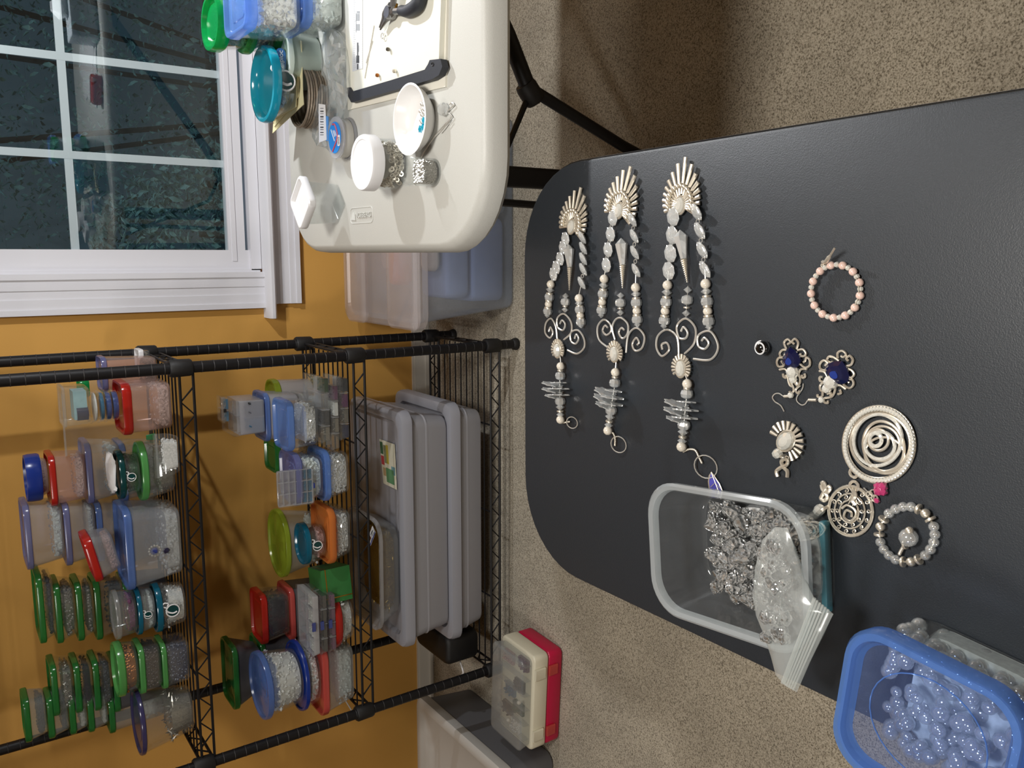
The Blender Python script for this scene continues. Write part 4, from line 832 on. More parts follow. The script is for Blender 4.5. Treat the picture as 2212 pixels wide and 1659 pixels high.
pile('blue_beads', 'dusky blue beads inside the aqua lidded bowl', c_+Vector((0, 0, .003)), (0, 0, 0), .066, .066, .088, .088, hb*.55, .043, 'duskb', .006, 150, 'ball', 55)
# pale tub, and the lidded stacks at the back right
c_ = at(690, 118, HW); c_.z = HW
pt = thing('pale_tub', 'pale green white plastic tub between the coil and the lidded stack', 'tub', tuple(at(700, 108, HW)+Vector((-.014, .046, 0))), (0, 0, .3))
body_mesh(MB(), .070, .085, .085, .098, .055, .03, .0018).build('body', plast('pale_tub', (.62, .72, .66), .8, .2), pt)
lid_mesh(MB(), .087, .10, .030, .052, .008).build('lid', plast('pale_lid', (.70, .78, .72), .85, .2), pt)
def stack2(specs, z):
    for s in specs: _, z = P(s[0], *s[1:6], z0=z, **s[6]); z += .0005
yb = at(752, 10, HW).y
stack2([('lower clear tub of crystals with blue lid on the white table', 655, 750, -75, 58, yb, dict(lid='sky', body='clear', fill=(.9, 'ice'), lt=.014, d=.10, shape='chip', n=260, size=.006, taper=.9)),
        ('upper clear tub with sky blue lid in the stack on the white table', 528, 655, -80, 62, yb+.002, dict(lid='sky', body='clear', fill=(.85, 'crystal'), lt=.018, d=.10, shape='chip', n=260, size=.006, taper=.92))], HW)
yg = yb+.115
stack2([('lowest of the three emerald lidded round jars of silver beads', 600, 680, -10, 108, yg, dict(lid='green', body='clear', fill=(.9, 'silver'), lt=.014, d=.085, r='round', n=300, size=.003)),
        ('middle of the three emerald lidded round jars of silver beads', 540, 600, -14, 103, yg, dict(lid='green', body='clear', fill=(.9, 'silver'), lt=.014, d=.085, r='round', n=300, size=.003)),
        ('topmost of the three emerald lidded round jars of silver beads', 470, 540, -18, 96, yg, dict(lid='egreen', body='clear', fill=(.9, 'silver'), lt=.020, d=.09, r='round', n=300, size=.003))], HW)
# desk lamp that lights the table, just right of the picture
lp = thing('desk_lamp', 'white desk lamp standing at the right end of the folding table', 'lamp', (1.36, -.51, HW))
MB().lathe([(.085, 0), (.085, .012), (.03, .020), (.012, .022)], 30).build('base', 'white_plastic', lp)
MB().tube(crom([(0, 0, .02), (.02, 0, .25), (-.06, .01, .52), (-.22, .03, .61), (-.345, .055, .585)], 6), .009, 10).build('arm', 'white_plastic', lp)
MB().lathe([(.020, .060), (.045, .052), (.060, .042), (.058, .040), (.043, .049), (.018, .056)], 28, Matrix.Translation((-.36, .06, .525))).build('shade', 'white_plastic', lp)

# ---- things further right on the white table, seen only as reflections in the window
pp = thing('paper_pile', 'loose white papers at the right part of the folding table', 'paper', (.92, -.62, HW))
for k, (dx, dy, a) in enumerate(((0, 0, .1), (.02, .015, -.15), (-.015, .02, .35), (.03, -.02, .6))):
    o_ = MB().box((0, 0, .0006+k*.0012), (.216, .279, .001)).build('sheet', 'white_plastic', pp); o_.location = (dx, dy, 0); o_.rotation_euler = (0, 0, a)
rc = thing('red_pouch', 'red pouch lying behind the lidded stack on the folding table', 'pouch', (.80, -.40, HW), (0, 0, .3))
rbox(MB(), .10, .05, .035, .012, 0, .010).build('pouch', LID['red'], rc); MB().box((0, 0, .0355), (.088, .004, .002)).build('zip', 'bright_wire', rc)
wbx = thing('tissue_box', 'pale box with a paper tuft at the right part of the folding table', 'box', (1.06, -.43, HW), (0, 0, -.1))
rbox(MB(), .20, .10, .085, .006, 0, .003).build('carton', mat('pale_carton', 'c4ccd4', .5), wbx)
MB().loft([rr(.05, .02, .006, .084), rr(.07, .05, .01, .11), rr(.03, .012, .004, .135)]).build('tissue', 'white_plastic', wbx)
# ------------------------------------------------------------------ black table
HB = .650
def black_top():
    m, nt, b, o = _new('black_leather_grain'); N = nt.nodes.new; L = nt.links.new
    tc = N('ShaderNodeTexCoord'); n1 = N('ShaderNodeTexNoise'); n1.inputs['Scale'].default_value = 950; n1.inputs['Detail'].default_value = 2
    L(tc.outputs['Object'], n1.inputs['Vector'])
    b.inputs['Base Color'].default_value = (*hexl('20252b'), 1); b.inputs['Roughness'].default_value = .46; b.inputs['Specular IOR Level'].default_value = .55
    bp = N('ShaderNodeBump'); bp.inputs['Strength'].default_value = .22; bp.inputs['Distance'].default_value = .001; L(n1.outputs[0], bp.inputs['Height']); L(bp.outputs[0], b.inputs['Normal'])
    return m
M['black_top'] = black_top()
bt = thing('black_table', 'black table with rounded corners carrying the finished jewellery', 'table', (.094, -1.465, 0), (0, 0, .012))
TW, TD = .520, 1.04
MB().loft([rr(TW-.03, TD-.03, .105, HB-.026, 10), rr(TW-.006, TD-.006, .111, HB-.025, 10), rr(TW, TD, .113, HB-.020, 10), rr(TW, TD, .113, HB-.0045, 10), rr(TW-.003, TD-.003, .112, HB-.001, 10), rr(TW-.008, TD-.008, .110, HB, 10), rr(.1, .3, .05, HB, 10)]).build('table_top', 'black_top', bt)
MB().loft([rr(TW+.0012, TD+.0012, .1135, HB-.0075, 10), rr(TW+.0024, TD+.0024, .114, HB-.006, 10), rr(TW+.0012, TD+.0012, .1135, HB-.0045, 10)], False, False).build('edge_highlight', mat('edge_highlight', '8d9096', .3, .6), bt)  # thin grey band paints the highlight along the table rim
for sx in (-1, 1):
    for sy in (-1, 1):
        MB().tube([(sx*.18, sy*.36, HB-.026), (sx*.19, sy*.38, .012)], .012, 10).build('leg', 'black_metal', bt)
# ------------------------------------------------------------------ jewellery helpers (everything lies on the black table)
def J(pts, h=.0, k=0, off=(1140, 640), sc=3.95):
    return [at(off[0]+x/sc, off[1]+y/sc, HB+h) for x, y in pts]
MESH = {}
def shared(key, maker, m, flat=False):
    if key not in MESH:
        o = maker().build(key, m, None, flat); MESH[key] = o.data; bpy.data.objects.remove(o)
    return MESH[key]
def put(name, me, parent, loc, rot=None, sc=1, mx=None):
    o = bpy.data.objects.new(name, me); C.objects.link(o); o.parent = parent
    if mx is not None: o.matrix_local = mx
    else: o.location = loc; o.scale = (sc, sc, sc)
    if rot is not None: o.rotation_euler = rot
    return o
def bicone(): return MB().lathe([(.12, -.75), (1, 0), (.12, .75)], 8)
def barrel(): return MB().lathe([(.35, -.8), (.85, -.55), (1, 0), (.85, .55), (.35, .8)], 8)
def disc(): return MB().lathe([(.3, -.28), (.95, -.22), (1, 0), (.95, .22), (.3, .28)], 14)
def octa():
    return MB().loft([[(s*math.cos((k+.5)*PI/4), s*math.sin((k+.5)*PI/4), z) for k in range(8)] for s, z in ((.42, -.30), (.80, -.16), (1, 0), (.80, .16), (.42, .30))])
def snow():
    secs = []
    for s, z in ((.25, -.10), (1, -.05), (1.03, 0), (1, .05), (.25, .10)):
        secs.append([((1 if k % 2 else .80)*s*math.cos(k*PI/8), (1 if k % 2 else .80)*s*math.sin(k*PI/8), z) for k in range(16)])
    return MB().loft(secs)
def gemoval():
    return MB().loft([[(s*a*math.cos(k*PI/6), s*math.sin(k*PI/6), z) for k in range(12)] for s, a, z in ((1, .72, 0), (.92, .72, .25), (.55, .70, .45), (.30, .7, .48))])
def rod(): return MB().loft([[(w_*x, l, y*.9) for x, y in ((-1, 0), (-.75, .8), (0, 1.1), (.75, .8), (1, 0))] for l, w_ in ((0, .55), (.55, .8), (1, 1))])
BD = {}
def bead(parent, p, kind, r, axis):
    nm = {'pearl': ('pearl', lambda: MB().ball((0, 0, 0), 1, 2), 'pearl_white', False), 'pink': ('pink_pearl', lambda: MB().ball((0, 0, 0), 1, 2), 'pearl_pink', False), 'ball': ('silver_ball', lambda: MB().ball((0, 0, 0), 1, 2), 'silver', False),
          'bicone': ('bicone_crystal', bicone, 'crystal', True), 'barrel': ('barrel_crystal', barrel, 'crystal', True), 'disc': ('spacer_disc', disc, 'silver', False), 'octa': ('octagon_crystal', octa, 'crystal_oct', True),
          'snow': ('snowflake_disc', snow, 'crystal_oct', True), 'stone': ('round_stone', barrel, 'gem_clear', True), 'ab': ('glass_bead', lambda: MB().ball((0, 0, 0), 1, 2), 'crystal_clear', False)}[kind]
    me = shared(nm[0], nm[1], nm[2], nm[3])
    return put(nm[0], me, parent, None, mx=align(p, axis) @ Matrix.Scale(r, 4))
def strand(parent, a, b, kinds, org, h=.004):
    """beads threaded from a to b; kinds = list of (kind, radius, length)"""
    tot = sum(k[2] for k in kinds); d = (b-a); L_ = d.length; u = d.normalized(); s = 0; f = L_/tot
    MB().tube([a-org, b-org], .0004, 4).build('thread_wire', 'bright_wire', parent)
    for kd, r, l in kinds:
        c = a+u*((s+l/2)*f); s += l; bead(parent, c-org, kd, r*1.12, u)
def fan(parent, c, tip, org, n, spread, prof, w, tier=None, gem=.010, gmat='gem_clear', inner=.0):
    """art-deco fan: rods round a set oval stone"""
    ax = (tip-c); L0 = ax.length; a0 = math.atan2(ax.y, ax.x)
    me = shared('fan_rod', rod, 'silver')
    z = .0025
    for k in range(n):
        t = -spread+2*spread*k/(n-1); l = L0*prof(abs(t)); st = l*inner if inner else gem*.8
        R_ = Matrix.Translation(c-org+Vector((0, 0, z))) @ Matrix.Rotation(a0+t-PI/2, 4, 'Z') @ Matrix.Translation((0, st, 0))
        sc_ = Matrix.Diagonal((w, l-st, w*.9, 1))
        put('fan_rod', me, parent, None, mx=R_ @ sc_)
    if tier:
        for k in range(n-2):
            t = -spread*.92+2*spread*.92*k/(n-3); q = c-org+Vector((math.cos(a0+t), math.sin(a0+t), 0))*L0*tier*(1-.12*abs(t)); q.z += .0055
            o = bead(parent, q, 'ball', w*1.15, (0, 0, 1))
    g = put('oval_stone', shared('oval_stone', gemoval, gmat, True), parent, None, mx=Matrix.Translation(c-org+Vector((0, 0, .0035))) @ Matrix.Rotation(a0-PI/2, 4, 'Z') @ Matrix.Scale(gem, 4))
    rim = []
    for k in range(18): rim.append((c-org)+Matrix.Rotation(a0-PI/2, 3, 'Z') @ Vector((gem*.80*math.cos(k*PI/9), gem*1.08*math.sin(k*PI/9), .0036)))
    MB().tube(rim, .0011, 6, closed=True).build('stone_setting', 'silver', parent)
    MB().lathe([(gem*.9, 0), (gem*.95, .0025), (gem*.7, .0032)], 16, Matrix.Translation(c-org)).build('backing', 'dark_silver', parent)
def prof_tall(t):
    pts = ((0, 1), (.21, .90), (.42, .78), (.63, .69), (.85, .63), (1.1, .58), (1.4, .55), (1.75, .50), (2.1, .46))
    for (a, b), (c, d) in zip(pts, pts[1:]):
        if t <= c: return b+(d-b)*(t-a)/(c-a)
    return .44
Z1 = (1140, 320); S1 = 4.809
def z1(x, y, h=.004): return at(1140+x/S1, 320+y/S1, HB+h)
def z2(x, y, h=.004): return at(1140+x/3.95, 640+y/3.95, HB+h)
def ornament(label, fanc, tip, ol, orr, dtop, dwaist, dend, sl, sc_, sr, spirals, fan2, chain, snowz, ringp, leaf=None, osz=.0090, tilt=.6):
    org = z1(*fanc, 0); org.z = HB
    t = thing('jewelled_ornament', label, 'jewellery', tuple(org), group='art deco beaded ornaments')
    fan(t, z1(*fanc, .001), z1(*tip, .001), org, 17, 1.9, prof_tall, .0024, .42, .0085, inner=.24)
    L_ = (z1(*tip, 0)-z1(*fanc, 0)).length
    # crystal octagon chains
    for side, lst, tl in ((-1, ol, .15), (1, orr, tilt)):
        for k, p in enumerate(lst):
            q = z1(*p, .0055 if tl < .5 else .0065)-org
            o = bead(t, q, 'octa', osz, (math.sin(tl)*-.8, math.sin(tl)*.6, math.cos(tl)))
            if k:
                a = z1(*lst[k-1], .004)-org; m_ = (a+q)/2
                MB().tube([m_+Vector((.0022*math.cos(j*PI/6), .0022*math.sin(j*PI/6), 0)) for j in range(12)], .0005, 5, closed=True).build('link_ring', 'bright_wire', t)
    # faceted drop with wire-wrapped cone
    a, b, c = z1(*dtop, .007)-org, z1(*dwaist, .007)-org, z1(*dend, .004)-org
    ln = (b-a).length; rr_ = ln*.24
    MB().lathe([(.0005, 0), (rr_, ln*.22), (rr_*.95, ln*.3), (rr_*.45, ln)], 6, align(a, b-a)).build('crystal_drop', 'crystal_oct', t, flat=True)
    l2 = (c-b).length; pr = []
    for k in range(13): pr += [(rr_*.5*(1-k/14)+.0006, l2*k/13), (rr_*.5*(1-k/14)-.0004, l2*(k+.5)/13)]
    MB().lathe(pr, 12, align(b, c-b)).build('wrapped_cone', 'silver', t)
    R3 = [('pearl', .0048, 9), ('bicone', .0050, 9), ('disc', .0042, 3), ('barrel', .0056, 9), ('disc', .0042, 3), ('pearl', .0044, 8), ('disc', .0044, 4), ('barrel', .0055, 8), ('bicone', .0035, 6)]
    strand(t, z1(*sl[0], .005), z2(*sl[1], .005), R3, org); strand(t, z1(*sr[0], .005), z2(*sr[1], .005), R3, org)
    strand(t, z1(*sc_[0], .005), z2(*sc_[1], .005), [('bicone', .0040, 7), ('barrel', .0055, 10), ('disc', .0030, 3), ('bicone', .0040, 7)], org)
    for p_, q_ in ((ol[-1], sl[0]), (orr[-1], sr[0])): MB().tube([z1(*p_, .005)-org, z1(*q_, .005)-org], .0006, 5).build('connecting_wire', 'bright_wire', t)
    MB().tube([z1(*fanc, .004)-org, z1(*ol[0], .004)-org], .0006, 5).build('connecting_wire', 'bright_wire', t); MB().tube([z1(*fanc, .004)-org, z1(*orr[0], .004)-org], .0006, 5).build('connecting_wire', 'bright_wire', t)
    MB().tube([z2(*fan2[0], .004)-org, z2(*chain[0], .006)-org], .0007, 5).build('connecting_wire', 'bright_wire', t)
    for s_ in spirals: MB().tube([p-org for p in crom([z2(x, y, .0025) for x, y in s_], 7)], .00125, 7).build('wire_scroll', 'bright_wire', t)
    c2, t2 = fan2
    fan(t, z2(*c2, .002), z2(*t2, .002), org, 15, 2.15, lambda q: 1-.08*q, .0017, None, .0088, inner=.5)
    # strand with snowflake discs
    P0, P1, P2, P3 = [z2(*p, .007) for p in chain]
    strand(t, P0, P1, [('pearl', .0048, 8), ('disc', .0036, 3), ('barrel', .0058, 11)], org)
    d = (P2-P1).normalized()
    for k in range(6):
        q = P1+(P2-P1)*((k+.5)/6)-org; q.z = HB+.0145-org.z-(.001*(k % 2)); ax = d+Vector((0, .14*(1 if k % 2 else -1), .12))
        bead(t, q+Vector((0, .007*(1 if k % 2 else -1), 0)), 'snow', .0142 if k not in (0, 5) else .0105, ax)
    MB().tube([P1-org, P2-org], .0008, 5).build('thread_wire', 'bright_wire', t)
    strand(t, P2, P3, [('barrel', .0060, 10), ('bicone', .0052, 10), ('disc', .0040, 4), ('bicone', .0046, 8), ('pearl', .0050, 9)], org)
    # end chain and ring
    a = crom([z2(*p, .003) for p in ringp[0]], 5)
    for k in range(0, len(a), 1): bead(t, a[k]-org, 'ball', .0013, (0, 0, 1))
    cx, rad = ringp[1]; cc_ = z2(*cx, .003)-org
    MB().tube([cc_+Vector((rad*math.cos(j*PI/10), rad*1.15*math.sin(j*PI/10), .002*math.sin(j*PI/10))) for j in range(20)], .0007, 6, closed=True).build('end_ring', 'bright_wire', t)
    if leaf:
        lf = [z2(x, y, .0015)-org for x, y in leaf]
        n_ = len(lf); lo_ = MB().loft([[Vector((p.x, p.y, z)) for p in lf] for z in (.0008, .0022)]).build('leaf_charm', mat('leaf_enamel', '4a49a0', .25, coat=.6), t)
        MB().tube([Vector((p.x, p.y, .0023)) for p in lf], .0008, 5, closed=True).build('leaf_edge', 'silver', lo_)
        a, b = lf[0], lf[n_//2]; MB().tube([Vector((a.x, a.y, .0026)), Vector((b.x, b.y, .0026))], .0005, 5).build('leaf_vein', 'silver', lo_)
        for k in (3, 4, 5):
            p, q, m_ = lf[k], lf[n_-k], a+(b-a)*((k-1)/(n_/2))
            for e_ in (p, q): MB().tube([Vector((m_.x, m_.y, .0026)), Vector((e_.x*.75+m_.x*.25, e_.y*.75+m_.y*.25, .0026))], .0004, 4).build('leaf_vein', 'silver', lo_)
    return t
ornament('art deco crystal ornament furthest from the clear tub, closest to the table end', (478, 815), (572, 408), [(390, 945), (365, 1035), (335, 1150), (295, 1240), (265, 1310)], [(565, 930), (575, 1040), (575, 1150), (575, 1260), (560, 1400)], (425, 1000), (437, 1235), (432, 1490), ((243, 1385), (165, 180)), ((395, 1510), (318, 135)), ((530, 1535), (458, 265)),
    [[(252, 360), (240, 260), (200, 190), (155, 230), (150, 310), (190, 355), (215, 310), (195, 265), (180, 300)], [(310, 370), (370, 310), (370, 220), (310, 150), (255, 185), (255, 260), (300, 290), (320, 240), (295, 205), (275, 235)], [(340, 460), (420, 490), (480, 440), (480, 360), (430, 290), (370, 310), (370, 380), (410, 405), (435, 360), (415, 325), (400, 360)]],
    ((272, 460), (270, 360)), ((282, 570), (275, 715), (275, 870), (280, 1075)), None, ([(290, 1080), (330, 1075), (355, 1070)], ((378, 1078), .0072)))
ornament('middle one of the three art deco crystal ornaments', (972, 650), (1090, 190), [(880, 730), (858, 895), (832, 1055), (815, 1215)], [(1085, 745), (1105, 915), (1110, 1085), (1125, 1270)], (970, 935), (985, 1210), (985, 1470), ((797, 1325), (625, 180)), ((965, 1500), (790, 165)), ((1120, 1415), (937, 260)),
    [[(690, 440), (610, 370), (597, 260), (650, 200), (705, 240), (710, 300), (670, 330), (640, 290), (660, 250), (685, 270)], [(745, 370), (722, 270), (750, 200), (800, 185), (855, 240), (850, 320), (810, 360), (778, 310), (800, 270), (825, 290)], [(840, 480), (860, 330), (930, 270), (995, 340), (975, 440), (920, 465), (893, 410), (925, 355), (950, 390), (935, 415)]],
    ((758, 490), (755, 375)), ((750, 620), (740, 780), (715, 945), (680, 1170)), None, ([(690, 1170), (725, 1165), (745, 1210), (745, 1270)], ((775, 1265), .0095)))
ornament('art deco crystal ornament with the purple leaf charm, nearest to the clear tub', (1610, 595), (1660, 95), [(1508, 715), (1498, 905), (1480, 1095), (1462, 1275)], [(1750, 665), (1785, 860), (1810, 1060), (1840, 1260)], (1580, 850), (1620, 1150), (1660, 1410), ((1455, 1385), (1160, 275)), ((1665, 1430), (1350, 180)), ((1845, 1370), (1548, 285)),
    [[(1290, 520), (1275, 350), (1190, 285), (1110, 340), (1100, 440), (1145, 510), (1205, 460), (1190, 400), (1145, 410), (1150, 455)], [(1340, 490), (1420, 400), (1430, 270), (1350, 190), (1275, 250), (1290, 350), (1345, 360), (1365, 310), (1330, 262), (1310, 300)], [(1415, 535), (1560, 540), (1625, 430), (1560, 300), (1460, 330), (1455, 420), (1510, 450), (1545, 400), (1510, 355), (1485, 380)]],
    ((1325, 615), (1330, 490)), ((1362, 720), (1355, 870), (1335, 1070), (1310, 1310)), None, ([(1330, 1325), (1380, 1305), (1430, 1315), (1460, 1370), (1485, 1420)], ((1518, 1455), .0120)),
    leaf=[(1572, 1500), (1600, 1540), (1640, 1600), (1665, 1660), (1650, 1700), (1600, 1680), (1555, 1640), (1548, 1580), (1555, 1530)], osz=.0100)
# ------------------------------------------------------------------ pearl hoop earring
org = at(1812, 629, HB)
ph = thing('pearl_hoop', 'pink pearl hoop earring lying alone on the black table', 'jewellery', tuple(org))
nb = 26; R_ = .0228
for k in range(nb):
    a = 2*PI*k/nb; p = Vector((R_*math.cos(a), R_*math.sin(a), .0052+.002*math.sin(a)))
    bead(ph, p, 'pink' if k % 2 else 'stone', .0037 if k % 2 else .0026, (-math.sin(a), math.cos(a), 0))
MB().tube([(R_*math.cos(2*PI*k/40), R_*math.sin(2*PI*k/40), .0052) for k in range(40)], .0008, 5, closed=True).build('hoop_wire', 'silver', ph)
a = [at(x, y, HB+h)-org for x, y, h in ((1779, 573, .006), (1777, 566, .008), (1783, 566, .010), (1793, 552, .013), (1803, 536, .018), (1798, 545, .012), (1790, 560, .005))]
MB().tube(crom(a, 5), [.0012]*5+[.0016]*5+[.0018]*5+[.0009]*(len(crom(a, 5))-15), 7).build('ear_hook', 'silver', ph)
MB().tube([a[0]+Vector((.0022*math.cos(k*PI/6), .0022*math.sin(k*PI/6), 0)) for k in range(12)], .0007, 5, closed=True).build('hook_ring', 'silver', ph)
# striped bead
org = at(1657, 750, HB)
sb = thing('striped_bead', 'black bead with a white swirl stripe beside the blue earrings', 'bead', tuple(org))
MB().ball((0, 0, .0066), (.0068, .0068, .0066), 3).build('bead', mat('black_glass', '08080a', .08, coat=1), sb)
MB().tube([(.0067*math.cos(a)*math.cos(.3+a*.08), .0067*math.sin(a)*math.cos(.3+a*.08), .0066+.0066*math.sin(.3+a*.08)) for a in [k*.3 for k in range(27)]], .0009, 5).build('stripe', 'white_plastic', sb)
# sapphire earrings
def z4(x, y, h=.002): return at(1620+x/7.373, 720+y/7.373, HB+h)
def earring(label, org_px, gem, curls, stones, hook):
    org = z4(*org_px, 0); org.z = HB
    t = thing('gem_earring', label, 'jewellery', tuple(org), group='blue gem earrings')
    g0, g1, gw = z4(*gem[0], .003)-org, z4(*gem[1], .003)-org, gem[2]
    ax = g1-g0; ln = ax.length; u = ax.normalized(); v = Vector((-u.y, u.x, 0)); secs = []
    outl = [(0, 0), (.18, .55), (.42, .92), (.66, 1), (.86, .75), (1, .25), (1, -.25), (.86, -.75), (.66, -1), (.42, -.92), (.18, -.55)]
    for s, z in ((1, .0), (1, .002), (.62, .0052), (.35, .0058)):
        secs.append([g0+ax*(.58+(a-.58)*s)+v*(b*gw*s)+Vector((0, 0, z)) for a, b in outl])
    MB().loft(secs).build('gem', 'blue_gem', t, flat=True)
    MB().loft([[g0+ax*(.66+(a-.58)*.34)+v*(b*gw*.34)+Vector((0, 0, z)) for a, b in outl] for z in (.0056, .0062)]).build('gem_table', 'blue_gem_glow', t, flat=True)
    for c_ in curls: MB().tube([p-org for p in crom([z4(x, y, .0025) for x, y in c_], 5)], .0011, 6).build('filigree_scroll', 'silver', t)
    for x, y, r in stones: bead(t, z4(x, y, .004)-org, 'stone', r, (0, 0, 1))
    hk = crom([z4(x, y, .0015) for x, y in hook], 5)
    MB().tube([p-org for p in hk], .0006, 6).build('ear_wire', 'bright_wire', t)
    a, b = z4(*hook[0], .0022)-org, z4(*hook[1], .0022)-org; MB().tube([a, b], .0014, 8).build('wire_sleeve', 'silver', t)
earring('blue gem earring beside the striped bead', (690, 600), ((655, 215), (690, 570), .0100),
    [[(580, 250), (545, 150), (600, 95), (650, 140), (600, 175)], [(745, 250), (770, 150), (720, 90), (670, 130), (710, 175)], [(590, 265), (520, 265), (475, 320), (500, 380), (550, 370), (555, 330)], [(545, 390), (460, 390), (430, 460), (460, 530), (540, 510), (500, 440)], [(760, 270), (840, 255), (890, 310), (870, 360), (810, 360), (805, 320)], [(850, 460), (880, 440), (900, 385), (950, 420), (950, 510), (880, 545), (800, 490)], [(470, 580), (560, 570), (610, 640), (610, 740), (640, 830), (690, 850)], [(530, 640), (535, 690), (575, 710), (570, 660)], [(910, 570), (820, 570), (780, 640), (800, 720), (790, 800), (740, 830)], [(870, 640), (880, 690), (840, 710), (830, 660)], [(650, 770), (700, 900), (650, 960), (630, 920)], [(800, 830), (730, 900), (770, 960), (790, 910)], [(640, 760), (690, 720), (740, 770), (760, 820), (720, 800)]],
    [(685, 620, .0062), (690, 735, .004), (650, 985, .003)], [(650, 1000), (545, 1005), (470, 960), (400, 965), (360, 1020), (400, 1090), (490, 1150), (545, 1245)])
earring('blue gem earring nearer to the swirl brooch', (1400, 640), ((1490, 440), (1350, 770), .0125),
    [[(1400, 400), (1400, 310), (1470, 280), (1530, 330), (1490, 380), (1450, 360)], [(1540, 520), (1610, 500), (1640, 420), (1590, 360), (1535, 400), (1570, 440)], [(1420, 440), (1330, 380), (1260, 370), (1230, 430), (1290, 470), (1320, 440)], [(1250, 480), (1180, 430), (1120, 480), (1120, 560), (1180, 590), (1250, 590)], [(1200, 520), (1215, 490), (1240, 500)], [(1530, 550), (1620, 590), (1660, 650), (1620, 700), (1570, 680), (1570, 620)], [(1490, 720), (1500, 820), (1590, 870), (1650, 810), (1630, 740), (1560, 740), (1580, 790)], [(1105, 600), (1190, 620), (1230, 700), (1190, 770), (1120, 760), (1110, 700), (1160, 700)], [(1180, 780), (1120, 830), (1130, 910), (1200, 910), (1190, 870)], [(1530, 890), (1440, 830), (1370, 840), (1350, 930), (1300, 1010), (1190, 1030)], [(1400, 970), (1450, 950), (1430, 900)], [(1160, 930), (1150, 1010), (1080, 1010), (1080, 970)], [(1180, 1040), (1190, 1100), (1240, 1110), (1240, 1070)], [(1230, 960), (1290, 950), (1280, 1000)]],
    [(1295, 780, .0068), (1230, 880, .0045), (1140, 1060, .003)], [(1060, 1065), (935, 1060), (880, 1125), (820, 1140), (750, 1080), (750, 1010), (800, 940), (840, 870), (850, 800)])
# ------------------------------------------------------------------ ray pendant with infinity charm
def z5(x, y, h=.002): return at(1640+x/4.367, 860+y/4.367, HB+h)
org = z5(275, 400, 0)
rp = thing('ray_pendant', 'small ray pendant with a crystal centre and infinity charm', 'jewellery', tuple(org))
fan(rp, z5(275, 400, .002), z5(390, 280, .002), org, 13, 2.0, lambda q: 1.0, .0022, None, .0105, inner=.55)
def infinity(parent, pts, org): MB().tube([p-org for p in crom([z5(x, y, .0028) for x, y in pts], 6)], .0020, 7).build('infinity_loop', 'silver', parent)
infinity(rp, [(175, 740), (165, 690), (205, 655), (260, 630), (270, 590), (235, 575), (210, 600), (230, 650), (265, 690), (265, 745)], org)
bead(rp, z5(175, 520, .005)-org, 'stone', .0055, (1, .5, .5)); bead(rp, z5(225, 545, .004)-org, 'disc', .004, (1, -.3, .2))
MB().tube([z5(262, 565, .004)-org+Vector((.002*math.cos(k), .002*math.sin(k), 0)) for k in range(7)], .0006, 5).build('jump_ring', 'silver', rp)
# swirl brooch
org = z5(1130, 440, 0)
sw = thing('swirl_brooch', 'large round swirl brooch set with rows of tiny stones', 'jewellery', tuple(org))
def ell(cx, cy, rx, ry, rot=0, n=40, h=.004):
    o_ = []
    for k in range(n):
        a = 2*PI*k/n; x, y = rx*math.cos(a), ry*math.sin(a); o_.append(z5(cx+x*math.cos(rot)-y*math.sin(rot), cy+x*math.sin(rot)+y*math.cos(rot), h)-org)
    return o_
RIM = ell(1130, 437, 340, 362)
MB().tube(ell(1130, 437, 340, 362, h=.003), .0011, 7, closed=True).build('outer_rim', 'silver', sw); MB().tube(ell(1130, 437, 298, 318, h=.003), .0009, 7, closed=True).build('inner_rim', 'silver', sw)
MB().loft([ell(1130, 437, 335, 357, h=.002), ell(1130, 437, 335, 357, h=.0036), ell(1130, 437, 302, 322, h=.0036), ell(1130, 437, 302, 322, h=.002)], closed=True).build('stone_channel', 'dark_silver', sw)
st_me = shared('round_stone', barrel, 'gem_clear', True)
for p in ell(1130, 437, 318, 340, n=64, h=.0042): put('channel_stone', st_me, sw, p, sc=.0022)
for cx, cy, rx, ry, rt, m_, r_ in ((1145, 420, 285, 272, .5, 'silver', .0014), (1120, 395, 225, 245, .3, 'gem_clear', .0016), (1175, 455, 190, 240, -.25, 'silver', .0014), (1160, 430, 165, 165, 0, 'silver', .0012), (1140, 445, 140, 130, .2, 'gem_clear', .0016), (1125, 395, 95, 100, 0, 'silver', .0013), (1100, 392, 55, 62, 0, 'gem_clear', .0018), (1185, 540, 190, 170, .3, 'silver', .0011)):
    MB().tube(ell(cx, cy, rx, ry, rt, h=.004), r_, 7, closed=True).build('swirl_ring', m_, sw)
MB().tube([z5(892, 705, .003)-org+Vector((.0038*math.cos(k*PI/6), .0038*math.sin(k*PI/6), 0)) for k in range(12)], .0014, 6, closed=True).build('side_loop', 'silver', sw)
